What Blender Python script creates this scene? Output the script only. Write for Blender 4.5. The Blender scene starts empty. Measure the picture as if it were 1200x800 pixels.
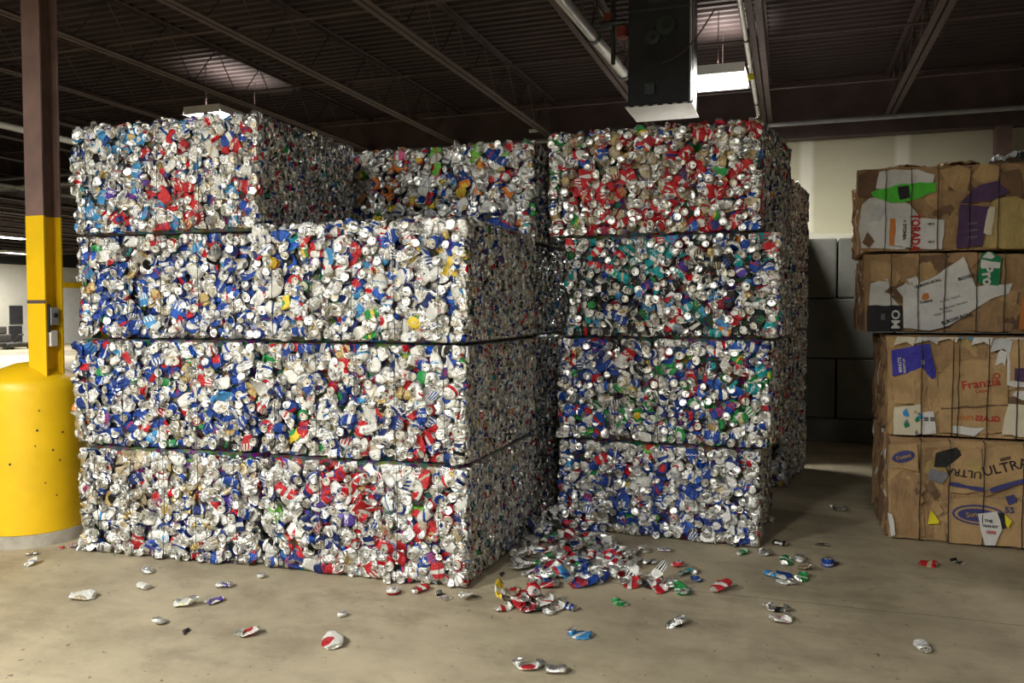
import bpy, bmesh, math, random
import numpy as np
from mathutils import Vector, Matrix
R = np.random.RandomState(11)
rnd = random.Random(5)
SC = bpy.context.scene
COL = SC.collection
PI = math.pi

# ------------------------------------------------------------ camera, world, lamps
FPX, EYE = 950.0, 1.69
PSI, PIT = math.atan(325 / FPX), -math.atan(38 / FPX)
cd = bpy.data.cameras.new('camera'); cam = bpy.data.objects.new('camera', cd); COL.objects.link(cam)
cd.sensor_fit = 'HORIZONTAL'; cd.sensor_width = 36; cd.lens = 36 * FPX / 1200; cd.clip_end = 200
cam.location = (0, 0, EYE); cam.rotation_euler = (PI / 2 + PIT, 0, PSI)
SC.camera = cam
w = bpy.data.worlds.new('world'); SC.world = w; w.use_nodes = True
w.node_tree.nodes['Background'].inputs[0].default_value = (0.75, 0.85, 1, 1)
w.node_tree.nodes['Background'].inputs[1].default_value = 0.12
SC.view_settings.view_transform = 'Standard'; SC.view_settings.look = 'None'
SC.view_settings.exposure = 0.12; SC.view_settings.gamma = 1; SC.view_settings.use_curve_mapping = False
# high bay fixtures, plus an added fill lamp: (x, y, z, watts, label)
BAYS = [
    (-0.76, 9.35, 4.2, 200, 'bright high bay light fixture beside the hanging heater', .72),
    (-7.17, 9.25, 4.2, 60, 'bright high bay light fixture glowing behind the top left can bale', 1.2),
    (-24.6, 20.3, 4.05, 520, 'far lit ceiling fixture, upper of the two left of the yellow column', 1.2),
    (-30.6, 25.4, 4.0, 520, 'far lit ceiling fixture, lower of the two left of the yellow column', 1.2),
    (-5.0, -0.3, 4.0, 400, 'high bay light fixture over the aisle left of the camera', 1.2),
    (-2.5, -2.4, 4.0, 520, 'high bay light fixture over the aisle behind the camera', 1.2),
    (0.9, -1.6, 4.0, 130, 'added fill lamp just behind the camera, brightening the bale sides', 1.2),  # added fill, lifts the right-hand side faces of the bales
]
KBAY = 1.0

# ------------------------------------------------------------ camera ray helpers (only to read positions off the plan)
FW = Vector((-math.sin(PSI) * math.cos(PIT), math.cos(PSI) * math.cos(PIT), math.sin(PIT)))
RT = Vector((math.cos(PSI), math.sin(PSI), 0)); UP = RT.cross(FW)
def ray(px, py): return FW * FPX + RT * (px - 600) + UP * (400 - py)
def flo(px, py, z=0.0):
    d = ray(px, py); t = (z - EYE) / d.z; return Vector((d.x * t, d.y * t, z))
def aty(px, py, Y):
    d = ray(px, py); t = Y / d.y; return Vector((d.x * t, Y, EYE + d.z * t))

# ------------------------------------------------------------ object helpers
def link(name, me, parent=None, mats=()):
    o = bpy.data.objects.new(name, me); COL.objects.link(o)
    for m in mats: me.materials.append(m)
    if parent is not None: o.parent = parent
    return o
def tag(o, label=None, cat=None, group=None, kind=None):
    if label: o['label'] = label
    if cat: o['category'] = cat
    if group: o['group'] = group
    if kind: o['kind'] = kind
    return o
def empty(name, loc, rz=0):
    o = bpy.data.objects.new(name, None); COL.objects.link(o); o.location = loc; o.rotation_euler.z = rz
    o.empty_display_size = .1
    return o
def copy_tree(o, parent=None):
    c = o.copy(); COL.objects.link(c)
    if parent is not None: c.parent = parent
    for ch in list(o.children): copy_tree(ch, c)
    return c
class MB:
    def __init__(s): s.v = []; s.f = []
    def box(s, x0, x1, y0, y1, z0, z1, M=None):
        b = len(s.v)
        for x, y, z in ((x0,y0,z0),(x1,y0,z0),(x1,y1,z0),(x0,y1,z0),(x0,y0,z1),(x1,y0,z1),(x1,y1,z1),(x0,y1,z1)):
            p = Vector((x, y, z)); s.v.append(tuple(M @ p if M else p))
        for q in ((0,3,2,1),(4,5,6,7),(0,1,5,4),(1,2,6,5),(2,3,7,6),(3,0,4,7)): s.f.append(tuple(b + i for i in q))
        return s
    def tube(s, pts, r, n=8, caps=True):
        pts = [Vector(p) for p in pts]; b0 = len(s.v)
        for i, p in enumerate(pts):
            d = (pts[min(i+1, len(pts)-1)] - pts[max(i-1, 0)]).normalized()
            a = d.cross(Vector((0,0,1)))
            if a.length < .1: a = d.cross(Vector((1,0,0)))
            a.normalize(); c = d.cross(a)
            rr = r[i] if isinstance(r, (list, tuple)) else r
            for k in range(n):
                t = 2*PI*k/n; s.v.append(tuple(p + a*math.cos(t)*rr + c*math.sin(t)*rr))
        for i in range(len(pts)-1):
            for k in range(n):
                a0 = b0+i*n+k; a1 = b0+i*n+(k+1) % n
                s.f.append((a0, a1, a1+n, a0+n))
        if caps:
            s.f.append(tuple(b0+k for k in range(n))[::-1]); e = b0+(len(pts)-1)*n
            s.f.append(tuple(e+k for k in range(n)))
        return s
    def lathe(s, prof, n=48, c=(0,0,0)):
        b = len(s.v)
        for r, z in prof:
            for k in range(n):
                t = 2*PI*k/n; s.v.append((c[0]+r*math.cos(t), c[1]+r*math.sin(t), c[2]+z))
        for i in range(len(prof)-1):
            for k in range(n):
                a0 = b+i*n+k; a1 = b+i*n+(k+1) % n
                s.f.append((a0, a1, a1+n, a0+n))
        s.f.append(tuple(b+k for k in range(n))[::-1]); e = b+(len(prof)-1)*n
        s.f.append(tuple(e+k for k in range(n)))
        return s
    def build(s, name, mat, parent=None, smooth=False, bevel=0):
        me = bpy.data.meshes.new(name); me.from_pydata(s.v, [], s.f); me.update()
        if bevel:
            bm = bmesh.new(); bm.from_mesh(me)
            bmesh.ops.bevel(bm, geom=[e for e in bm.edges if e.calc_face_angle(0) > .5], offset=bevel, segments=2, affect='EDGES', profile=.5)
            bm.to_mesh(me); bm.free()
        if smooth:
            me.polygons.foreach_set('use_smooth', [True]*len(me.polygons))
            me.set_sharp_from_angle(angle=.7)
        return link(name, me, parent, [mat])

# ------------------------------------------------------------ materials
def newmat(name):
    m = bpy.data.materials.new(name); m.use_nodes = True; nt = m.node_tree
    return m, nt, nt.nodes['Principled BSDF']
def N(nt, t, **kw):
    n = nt.nodes.new(t)
    for k, v in kw.items():
        if k.startswith('i'): n.inputs[int(k[1:])].default_value = v
        else: setattr(n, k, v)
    return n
def mth(nt, op, a, b=None, c=None, clamp=False):
    n = nt.nodes.new('ShaderNodeMath'); n.operation = op; n.use_clamp = clamp
    for i, q in enumerate((a, b, c)):
        if q is None: continue
        if isinstance(q, (int, float)): n.inputs[i].default_value = q
        else: nt.links.new(q, n.inputs[i])
    return n.outputs[0]
def mix(nt, f, a, b, mode='MIX'):
    n = nt.nodes.new('ShaderNodeMix'); n.data_type = 'RGBA'; n.blend_type = mode
    for sck, q in ((n.inputs[0], f), (n.inputs[6], a), (n.inputs[7], b)):
        if isinstance(q, (int, float)): sck.default_value = q
        elif isinstance(q, tuple): sck.default_value = (*q[:3], 1)
        else: nt.links.new(q, sck)
    return n.outputs[2]
def noise(nt, scale, detail=4, vec=None, rough=.6):
    n = N(nt, 'ShaderNodeTexNoise'); n.inputs['Scale'].default_value = scale; n.inputs['Detail'].default_value = detail
    n.inputs['Roughness'].default_value = rough
    if vec is not None: nt.links.new(vec, n.inputs['Vector'])
    return n.outputs[0]
def ramp(nt, f, lo, hi):
    n = nt.nodes.new('ShaderNodeMapRange'); n.inputs[1].default_value = lo; n.inputs[2].default_value = hi
    nt.links.new(f, n.inputs[0]); return n.outputs[0]
def bump(nt, bs, h, strength=.3, dist=.01):
    b = N(nt, 'ShaderNodeBump'); b.inputs['Strength'].default_value = strength; b.inputs['Distance'].default_value = dist
    nt.links.new(h, b.inputs['Height']); nt.links.new(b.outputs[0], bs.inputs['Normal'])
def simple(name, col, rough=.6, metal=0, vary=.25, scale=6, bmp=.15, spec=None):
    m, nt, bs = newmat(name)
    tc = N(nt, 'ShaderNodeTexCoord').outputs['Object']
    nz = noise(nt, scale, 5, tc)
    dark = tuple(c*(1-vary) for c in col); lite = tuple(min(1, c*(1+vary)) for c in col)
    nt.links.new(mix(nt, ramp(nt, nz, .3, .7), dark, lite), bs.inputs['Base Color'])
    bs.inputs['Roughness'].default_value = rough; bs.inputs['Metallic'].default_value = metal
    if spec is not None: bs.inputs['Specular IOR Level'].default_value = spec
    if bmp: bump(nt, bs, noise(nt, scale*6, 3, tc), bmp, .004)
    return m
def mapped(nt, sc=(1,1,1), rot=(0,0,0), src='Object'):
    tc = N(nt, 'ShaderNodeTexCoord').outputs[src]
    mp = N(nt, 'ShaderNodeMapping'); mp.inputs['Scale'].default_value = sc; mp.inputs['Rotation'].default_value = rot
    nt.links.new(tc, mp.inputs[0]); return mp.outputs[0]

def floor_mat():
    m, nt, bs = newmat('worn_concrete_floor')
    o = mapped(nt)
    c = mix(nt, ramp(nt, noise(nt, .8, 8, o, .68), .36, .62), (.26, .22, .148), (.48, .415, .285))
    c = mix(nt, mth(nt, 'MULTIPLY', ramp(nt, noise(nt, 5, 8, o, .7), .35, .75), .35), c, (.50, .43, .30))
    sk = mapped(nt, (.5, 3.2, 1), (0, 0, .2))                                # tyre streaks
    c = mix(nt, mth(nt, 'MULTIPLY', ramp(nt, noise(nt, 1.6, 7, sk, .72), .52, .8), .4), c, (.14, .12, .09))
    st = ramp(nt, noise(nt, 1.1, 7, mapped(nt, (1, 1.4, 1)), .72), .5, .7)        # greasy stains
    c = mix(nt, mth(nt, 'MULTIPLY', st, .62), c, (.15, .125, .085))
    sp = ramp(nt, noise(nt, 20, 2, o), .68, .73)
    c = mix(nt, mth(nt, 'MULTIPLY', sp, .7), c, (.06, .05, .04))
    xyz = N(nt, 'ShaderNodeSeparateXYZ'); nt.links.new(N(nt, 'ShaderNodeTexCoord').outputs['Object'], xyz.inputs[0])
    wob = mth(nt, 'MULTIPLY', noise(nt, 3, 4, o), .05)
    d = mth(nt, 'ABSOLUTE', mth(nt, 'SUBTRACT', mth(nt, 'ADD', mth(nt, 'MULTIPLY', xyz.outputs[0], -.02), mth(nt, 'SUBTRACT', xyz.outputs[1], wob)), 4.88))
    j = mth(nt, 'LESS_THAN', d, .006)
    j = mth(nt, 'MULTIPLY', j, mth(nt, 'GREATER_THAN', xyz.outputs[0], -1.2))
    c = mix(nt, mth(nt, 'MULTIPLY', j, .55), c, (.08, .07, .05))
    nt.links.new(c, bs.inputs['Base Color'])
    rg = mth(nt, 'ADD', mth(nt, 'MULTIPLY', noise(nt, 3, 5, o), .3), .42)
    nt.links.new(rg, bs.inputs['Roughness']); bs.inputs['Specular IOR Level'].default_value = .35
    bump(nt, bs, noise(nt, 40, 6, o), .25, .004)
    return m
def drywall_mat():
    m, nt, bs = newmat('taped_drywall')
    xyz = N(nt, 'ShaderNodeSeparateXYZ'); nt.links.new(N(nt, 'ShaderNodeTexCoord').outputs['Object'], xyz.inputs[0])
    o = mapped(nt)
    fx = mth(nt, 'ABSOLUTE', mth(nt, 'SUBTRACT', mth(nt, 'FRACT', mth(nt, 'DIVIDE', mth(nt, 'ADD', xyz.outputs[0], 30.06), 1.235)), .5))
    wv = mth(nt, 'MULTIPLY', noise(nt, 2, 4, o), .05)
    seam = mth(nt, 'SMOOTH_MIN', 1, ramp(nt, mth(nt, 'ADD', fx, wv), .12, .07), .1)
    fz = mth(nt, 'ABSOLUTE', mth(nt, 'SUBTRACT', xyz.outputs[2], 2.62))
    seam2 = ramp(nt, mth(nt, 'ADD', fz, wv), .16, .12)
    s = mth(nt, 'MAXIMUM', seam, seam2, clamp=True)
    c = mix(nt, ramp(nt, noise(nt, 1.2, 5, o), .3, .7), (.50, .475, .34), (.58, .55, .40))
    c = mix(nt, mth(nt, 'MULTIPLY', s, .75), c, (.85, .83, .72))
    nt.links.new(c, bs.inputs['Base Color']); bs.inputs['Roughness'].default_value = .85
    return m
M = {}
M['floor'] = floor_mat(); M['drywall'] = drywall_mat()
M['block'] = simple('concrete_block', (.11, .11, .095), .9, vary=.2, scale=3)
M['farwall'] = simple('painted_far_wall', (.62, .60, .52), .8, vary=.12, scale=.6)
M['deck'] = simple('primed_roof_deck', (.044, .028, .028), .75, vary=.25, scale=1.5)
M['steel'] = simple('brown_primed_steel', (.095, .064, .060), .65, vary=.25, scale=4)
M['column'] = simple('brown_column_paint', (.17, .105, .09), .6, vary=.2, scale=5)
M['yellow'] = simple('yellow_paint', (.80, .50, .006), .45, vary=.10, scale=3, bmp=.1)
M['concrete'] = simple('bare_concrete', (.36, .33, .27), .85, vary=.25, scale=9)
M['galv'] = simple('galvanised_metal', (.80, .80, .80), .3, .6, .1, 8)
M['whitepipe'] = simple('white_pipe', (.78, .77, .74), .5, 0, .08, 4)
M['greymetal'] = simple('grey_painted_metal', (.33, .34, .35), .5, .2, .15, 5)
M['heater'] = simple('dark_heater_casing', (.045, .05, .055), .5, .3, .3, 3)
M['heater2'] = simple('heater_fittings', (.10, .12, .12), .4, .5, .3, 6)
M['panel'] = simple('white_louver_panel', (.86, .86, .80), .5, 0, .06, 10)
M['redpaint'] = simple('red_valve_paint', (.30, .07, .05), .5, 0, .2, 10)
M['tagyellow'] = simple('yellow_plastic', (.85, .75, .02), .5)
M['black'] = simple('black_rubber', (.02, .02, .02), .6)
M['dark'] = simple('dark_recess', (.03, .03, .035), .7)
M['wire'] = simple('black_baling_wire', (.025, .022, .02), .5, .5)
M['machine'] = simple('dark_machine', (.05, .045, .04), .6)
def emis(name, col, st):
    m, nt, bs = newmat(name); bs.inputs['Emission Color'].default_value = (*col, 1); bs.inputs['Emission Strength'].default_value = st
    bs.inputs['Base Color'].default_value = (.8, .8, .8, 1); return m
M['tube'] = emis('lit_fluorescent_tube', (1, .99, .93), 14)

# ------------------------------------------------------------ building shell
def struct(name, mb, mat): return tag(mb.build(name, mat), kind='structure')
XL, XR, YB, YF, YD = -34.0, 9.0, 46.0, -12.0, 12.3
struct('floor', MB().box(XL, XR, YF, YB, -.2, 0), M['floor'])
dk = MB(); prof = [(0, 0), (.055, 0), (.075, .045), (.13, .045), (.15, 0)]
y = YF; 
while y < YB - .16:
    b = len(dk.v)
    for dy, dz in prof: dk.v += [(XL, y+dy, 4.86+dz), (XR, y+dy, 4.86+dz)]
    for i in range(4): dk.f.append((b+2*i, b+2*i+1, b+2*i+3, b+2*i+2))
    y += .15
dk.box(XL, XR, YF, YB, 4.93, 5.0)
struct('ceiling', dk, M['deck'])
struct('wall_back', MB().box(-10.5, XR, YD, YD+.2, 0, 4.20), M['drywall'])
struct('trim_2', MB().box(-10.5, XR, YD, YD+.2, 4.20, 4.93), M['deck'])
struct('wall_left', MB().box(XL-.2, XL, YF, YB, 0, 4.93), M['farwall'])
struct('wall_far', MB().box(XL, -10.3, YB, YB+.2, 0, 4.93), M['farwall'])
struct('wall_partition', MB().box(-10.5, -10.3, YD+.2, YB, 0, 4.93), M['farwall'])
struct('wall_right', MB().box(XR, XR+.2, YF, YD, 0, 4.93), M['farwall'])
struct('wall_front', MB().box(XL, XR, YF-.2, YF, 0, 4.93), M['farwall'])
# dark upper band of the far left wall
struct('trim_1', MB().box(XL, XL+.12, YF, YB, 3.75, 4.9), M['heater'])

# stacked concrete blocks against the back wall
bi = 0
rows = [(0.0, .30), (.31, 1.06), (1.07, 1.82), (1.83, 2.58)]
for ri, (z0, z1) in enumerate(rows):
    off = 0 if ri % 2 else -.85
    for k in range(-1, 4):
        x0 = .575 + off + (k-1)*1.52 + (.25 if ri == 3 else 0) * 0; x1 = x0 + 1.50
        if x0 > 5: continue
        o = MB().box(x0, x1, 11.0, 11.7, z0, z1).build('concrete_block', M['block'], bevel=.02)
        nm = ['thin base', 'lowest tall', 'middle', 'top'][ri]
        tag(o, '%s course grey concrete block by the drywall, %s' % (nm, ['hidden behind the can bales', 'at the alley left side', 'at the alley right side', 'behind the cardboard', 'far right behind the cardboard'][k+1]), 'concrete block', 'concrete blocks stacked along the back wall')
# lumpy light plaster ledge on the wall just above the blocks
cp = MB()
n = 40
for i in range(n+1):
    x = -3 + i*.27; z = 2.60 + .03*math.sin(i*1.3) + .03*math.sin(i*.6+1)
    cp.v += [(x, 11.9, z), (x, 11.86, z+.11), (x, 12.29, z+.14), (x, 12.29, z-.05)]
for i in range(n):
    for a in range(4):
        cp.f.append((4*i+a, 4*i+(a+1) % 4, 4*i+4+(a+1) % 4, 4*i+4+a))
cp.f += [(3, 2, 1, 0), (4*n, 4*n+1, 4*n+2, 4*n+3)]
tag(cp.build('wall_ledge', M['drywall']), 'pale lumpy ledge running along the drywall above the concrete blocks', 'ledge')

# roof steel
def joist_proto(y0, y1):
    root = empty('roof_joist', (0, 0, 0))
    b = MB()
    b.box(-.07, -.008, y0, y1, 4.30, 4.308); b.box(.008, .07, y0, y1, 4.30, 4.308)
    b.box(-.012, -.008, y0, y1, 4.30, 4.345); b.box(.008, .012, y0, y1, 4.30, 4.345)
    b.build('bottom_chord', M['steel'], root)
    t = MB(); t.box(-.055, -.008, y0, y1, 4.85, 4.856); t.box(.008, .055, y0, y1, 4.85, 4.856)
    t.box(-.012, -.008, y0, y1, 4.81, 4.852); t.box(.008, .012, y0, y1, 4.81, 4.852)
    t.build('top_chord', M['steel'], root)
    wv = MB(); k = 0; y = y0
    pts = []
    while y < y1 - .01:
        pts.append((0, y, 4.325 if k % 2 else 4.83)); y += .42; k += 1
    wv.tube(pts, .008, 5).build('web', M['steel'], root)
    return root
jl = joist_proto(YF+.1, 45.8); js = joist_proto(YF+.1, 12.25)
first = {id(jl): True, id(js): True}
for k in range(-20, 6):
    x = -.33 + 1.57*k
    pr_ = js if x > -10.2 else jl
    o = pr_ if first[id(pr_)] else copy_tree(pr_)
    first[id(pr_)] = False
    o.location = (x, 0, 0)
    if x > -10.2: tag(o, 'brown steel bar joist running to the drywall end above the bales', 'roof joist', 'bar joists above the bales')
    else: tag(o, 'brown steel bar joist running far back over the open floor at left', 'roof joist', 'bar joists over the open floor')
for i, y in enumerate((3.2, 6.55, 8.5, 10.45)):
    tag(MB().tube([(-33.5, y, 4.36), (8.8, y, 4.36)], .013, 6).build('bridging_rod', M['steel']),
        'thin bridging rod crossing under the joists, %s' % ['overhead of the bales, nearest the camera', 'second from the camera', 'just before the lit fixture row', 'nearest the drywall'][i], 'rod')
# wide flange beams across the building
def wbeam(y, x0, x1, z0, z1, label):
    m = MB(); m.box(x0, x1, y-.1, y+.1, z0, z0+.016); m.box(x0, x1, y-.1, y+.1, z1-.016, z1); m.box(x0, x1, y-.008, y+.008, z0, z1)
    tag(m.build('roof_beam', M['steel']), label, 'beam')
wbeam(12.18, -33.9, 8.9, 4.06, 4.86, 'dark steel beam carrying the joists along the drywall')
wbeam(27.0, -33.9, -10.6, 4.06, 4.29, 'dark steel beam far back across the open floor at left')
wbeam(4.5, -33.9, 8.9, 4.306+.6, 4.92, 'steel edge under the deck in line with the yellow column') if 0 else None
tag(MB().tube([(-33.8, 11.72, 4.20), (8.8, 11.72, 4.20)], .032, 10).build('sprinkler_pipe', M['greymetal'], smooth=True), 'grey pipe running along the beam at the head of the drywall', 'pipe')
tag(MB().tube([(-33.8, 11.5, 3.98), (-10.6, 11.5, 3.98)], .03, 10).build('sprinkler_pipe', M['whitepipe'], smooth=True), 'white pipe crossing low over the open floor behind the yellow column', 'pipe')
tag(MB().tube([(-9.4, -2, 4.0), (-9.4, 30, 4.0)], .042, 10).build('sprinkler_pipe', M['whitepipe'], smooth=True), 'thick white pipe running away behind the yellow column', 'pipe')
tag(MB().tube([(-13.8, 8, 3.98), (-13.8, 40, 3.98)], .035, 10).build('sprinkler_pipe', M['whitepipe'], smooth=True), 'far white pipe running back just below the crossing pipe', 'pipe')

# silver vent pipe with couplings, ends in the heater
vp = empty('vent_pipe', (-2.05, 7.3, 4.45))
A, B = Vector((0, -3.0, 0)), Vector((0.33, 1.55, -.22))
MB().tube([A, B], .052, 20).build('pipe', M['galv'], vp, smooth=True)
for t in (.46, .745, .99):
    p = A.lerp(B, t); d = (B-A).normalized()
    MB().tube([p-d*.03, p-d*.027, p+d*.027, p+d*.03], [.056, .064, .064, .056], 20).build('coupling', M['heater2'], vp, smooth=True)
    MB().tube([p, p+Vector((0, 0, .42))], .006, 6).build('hanger_rod', M['steel'], vp)
tag(vp, 'shiny silver vent pipe with dark couplings slanting to the hanging heater', 'pipe')
# silver conduit beside the joist right of the light
cdt = empty('conduit', (-.42, 0, 4.22))
MB().tube([(0, -6, 0), (0, 11.6, 0)], .024, 12).build('pipe', M['galv'], cdt, smooth=True)
for y in (3, 5.5, 8, 10.5): MB().box(-.03, .03, y, y+.03, -.03, .09).build('clamp', M['steel'], cdt)
tag(cdt, 'straight silver conduit running under the joist right of the lit fixture', 'conduit')

# hanging unit heater
ht = empty('unit_heater', (-1.19, 7.72, 3.6))
hb = MB().box(-.29, .29, 0, .58, .012, 1.12).build('casing', M['heater'], ht, bevel=.012)
MB().box(.285, .30, -.004, .03, .02, 1.1).box(.292, .297, .2, .22, .05, 1.1).build('corner_strip', M['galv'], ht)
lv = MB()
lv.box(-.31, .31, -.02, .60, -.006, .006)
lv.build('louver_panel', M['panel'], ht)
for i in range(7):
    x = -.27+i*.09
    MB().box(x, x+.045, -.024, -.020, -.005, .009).build('slot', M['dark'], ht); MB().box(x, x+.045, .600, .604, -.009, .009).build('slot', M['dark'], ht)
for (x, z, r) in ((-.05, .62, .085), (.07, .72, .11)):
    MB().tube([(x, -.05, z), (x, .01, z)], [r*.8, r], 24).build('fan_hub', M['heater2'], ht, smooth=True)
    MB().tube([(x, -.055, z), (x, -.045, z)], [r*.3, r*.35], 16).build('fan_cap', M['dark'], ht)
MB().tube([(0, -.10, .98), (0, -.06, 1.12), (0, .02, 1.26)], [.12, .15, .15], 24).build('flue_collar', M['heater2'], ht, smooth=True)
MB().box(-.12, -.03, -.04, 0, .1, .2).build('gas_valve', M['heater2'], ht)
MB().box(-.29, .29, -.006, 0, .88, .9).build('seam_strip', M['heater2'], ht)
for x in (-.25, .25):
    for y in (.06, .52): MB().tube([(x, y, 1.1), (x, y, 1.26)], .006, 6).build('hanger_rod', M['steel'], ht)
tag(ht, 'dark boxy unit heater hanging from the roof with a white louvered underside', 'heater')
# red valve cluster left of heater
rv = empty('valve_cluster', (-1.66, 7.9, 4.35))
MB().tube([(0, 0, -.28), (0, 0, .51)], .022, 10).tube([(-.12, 0, .12), (.12, 0, .12)], .03, 10).build('pipe', M['heater2'], rv, smooth=True)
MB().lathe([(.03, -.06), (.06, -.05), (.06, .05), (.03, .06)], 16, (.09, 0, .02)).build('valve_body', M['redpaint'], rv, smooth=True)
MB().lathe([(.02, -.04), (.045, -.03), (.045, .03), (.02, .04)], 16, (-.05, 0, .18)).build('valve_cap', M['redpaint'], rv, smooth=True)
tag(rv, 'reddish valve and pipe cluster beside the top of the hanging heater', 'valve')
# gas line / cable sagging across heater
p0, p1 = aty(838, 10, 7.5), aty(775, 74, 7.6)
cb = []
for i in range(13):
    t = i/12; p = p0.lerp(p1, t); p.z -= .10*math.sin(PI*t); cb.append(p)
tag(MB().tube(cb, .007, 6).build('cable', M['steel']), 'thin brown cable sagging in front of the hanging heater', 'cable')
# yellow tag
yt = empty('pull_tag', flo(880, 90, 4.0))
MB().box(-.028, .028, -.01, .01, -.03, .03).build('plate', M['tagyellow'], yt)
MB().tube([(0, 0, .02), (-.16, 0, -.02)], .004, 6).tube([(0, 0, .03), (.03, 0, .3)], .004, 6).build('cord', M['galv'], yt)
tag(yt, 'small yellow tag on a cord beside the lit fixture and the conduit', 'tag')
# joist head plate (white rectangle on the beam)
pp = aty(627, 153, 11.6)
tag(MB().box(pp.x-.09, pp.x+.09, 11.58, 11.62, pp.z-.02, pp.z+.02).build('beam_bracket', M['whitepipe']), 'small white bracket where a joist meets the beam above the middle bales', 'bracket')

# high bay fixtures
def bay(x, y, z, watts, label, ln):
    root = empty('high_bay_light', (x, y, z))
    h = MB(); h.box(-.27, .27, -ln/2, ln/2, .09, .10)
    for s in (-1, 1):
        q = ln/2; h.v += [(s*.27, -q, .10), (s*.27, q, .10), (s*.30, q, .0), (s*.30, -q, .0), (s*.265, -q, .10), (s*.265, q, .10), (s*.295, q, .0), (s*.295, -q, .0)]
        b = len(h.v)-8; h.f += [(b, b+1, b+2, b+3), (b+4, b+5, b+6, b+7), (b+3, b+2, b+6, b+7)]
        h.box(-.28, .28, s*(q-.005)-.004, s*(q-.005)+.004, .0, .10)
    h.build('housing', M['whitepipe'], root)
    for i in range(6):
        xx = -.225+i*.09
        MB().tube([(xx, -ln/2+.03, .045), (xx, ln/2-.03, .045)], .014, 8).build('lamp_tube', M['tube'], root)
    for s in (-1, 1):
        MB().tube([(0, s*ln*.42, .1), (0, s*ln*.42, 4.86-z)], .005, 6).build('suspension_rod', M['steel'], root)
    l = bpy.data.lights.new('lamp', 'AREA'); l.shape = 'RECTANGLE'; l.size = .5; l.size_y = ln-.05; l.energy = watts*KBAY; l.color = (1, .975, .91)
    lo = bpy.data.objects.new('lamp', l); COL.objects.link(lo); lo.parent = root; lo.location = (0, 0, -.004)
    l2 = bpy.data.lights.new('uplight', 'AREA'); l2.shape = 'RECTANGLE'; l2.size = .1; l2.size_y = ln-.1; l2.spread = 1.9; l2.energy = (14 if 2 < y < 12 else 3)*KBAY; l2.color = (1, .96, .86)
    u = bpy.data.objects.new('uplight', l2); COL.objects.link(u); u.parent = root; u.location = (0, 0, .125); u.rotation_euler.x = PI
    tag(root, label, 'light fixture')
for b in BAYS: bay(*b)

# ------------------------------------------------------------ column and bollard
cx, cy = -5.142, 4.505
cr = empty('steel_column', (cx, cy, 0))
def hsec(z0, z1, g=0.0):
    return MB().box(-.084-g, .084+g, -.076-g, -.064+g, z0, z1).box(-.084-g, .084+g, .064-g, .076+g, z0, z1).box(-.006-g, .006+g, -.064, .064, z0, z1)
hsec(2.36, 4.86).build('shaft', M['column'], cr)
hsec(1.1, 2.36, .001).build('yellow_section', M['yellow'], cr)
MB().box(-.086, .086, -.0785, -.0755, 1.73, 1.755).build('bare_band', M['steel'], cr)
tag(cr, 'tall steel column painted brown above and yellow below, rising from the yellow bollard', 'column')
sb = empty('switch_box', (cx+.045, cy-.01, 1.575))
MB().box(0, .055, -.034, .034, 0, .125).build('box', M['greymetal'], sb, bevel=.004)
MB().tube([(.055, 0, .07), (.066, 0, .07)], .017, 16).build('button', M['black'], sb)
MB().box(.0, .05, -.046, -.036, -.05, .15).build('bracket', M['black'], sb)
tag(sb, 'grey switch box with a round black button on the yellow column', 'switch box')
wb = MB().box(cx+.045, cx+.095, cy-.045, cy+.015, 1.42, 1.535).build('paper_holder', M['whitepipe'], bevel=.004)
tag(wb, 'pale grey rectangular box on the yellow column under the switch box', 'box')
bo = empty('column_bollard', (-5.33, 4.53, 0))
MB().lathe([(.362, .09), (.36, 1.10), (.352, 1.155), (.33, 1.185), (.2, 1.25), (.1, 1.29), (.03, 1.30)], 64).build('yellow_sleeve', M['yellow'], bo, smooth=True)
MB().lathe([(.385, 0), (.378, .05), (.37, .085), (.3, .10)], 64).build('concrete_base', M['concrete'], bo, smooth=True)
ch = MB()
for (a, z, r) in ((-.62, .83, .009), (-.66, .72, .006), (-.35, .68, .008), (-.22, .6, .007), (-.5, .45, .006), (-.58, .97, .006), (-1.1, .6, .009), (-.3, .35, .006), (-.15, .8, .008)):
    x, y = .361*math.cos(a), .361*math.sin(a)
    ch.tube([(x*.99, y*.99, z), (x*1.004, y*1.004, z)], r, 8)
ch.build('chip_marks', M['dark'], bo)
tag(bo, 'round yellow concrete filled bollard sleeve with bare grey foot around the steel column', 'bollard')

# back right wall post
tag(MB().box(2.50, 2.68, 12.02, 12.2, 0, 4.05).build('wall_post', M['column']), 'dark brown steel post against the drywall above the cardboard bales', 'post')

# ------------------------------------------------------------ far left items
def farbox(name, y0, y1, z0, z1, mat, label, cat, d=.06):
    tag(MB().box(XL, XL+d, y0, y1, z0, z1).build(name, mat), label, cat)
farbox('wall_vent', 27.85, 28.5, 1.0, 1.85, M['dark'], 'dark upper vent panel on the far pale wall left of the column', 'vent')
farbox('wall_vent', 27.8, 28.45, .15, .92, M['dark'], 'dark lower vent panel on the far pale wall left of the column', 'vent')
dd = empty('dock_door', (XL, 31.2, 0))
MB().box(.01, .08, -.9, 1.6, 0, 2.75).build('door_leaf', M['whitepipe'], dd)
MB().box(.01, .14, -1.0, 1.7, 2.75, 3.02).build('lintel', M['yellow'], dd)
tag(dd, 'pale far doorway with a yellow lintel seen between column and bales', 'door')
mc = empty('floor_machine', (-31.5, 25.6, 0))
MB().box(-.5, .9, -.5, .5, .08, .28).box(-.4, .0, -.3, .3, .28, .62).box(-.35, -.25, -.3, .3, .62, .95).build('body', M['machine'], mc, bevel=.05)
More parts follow.
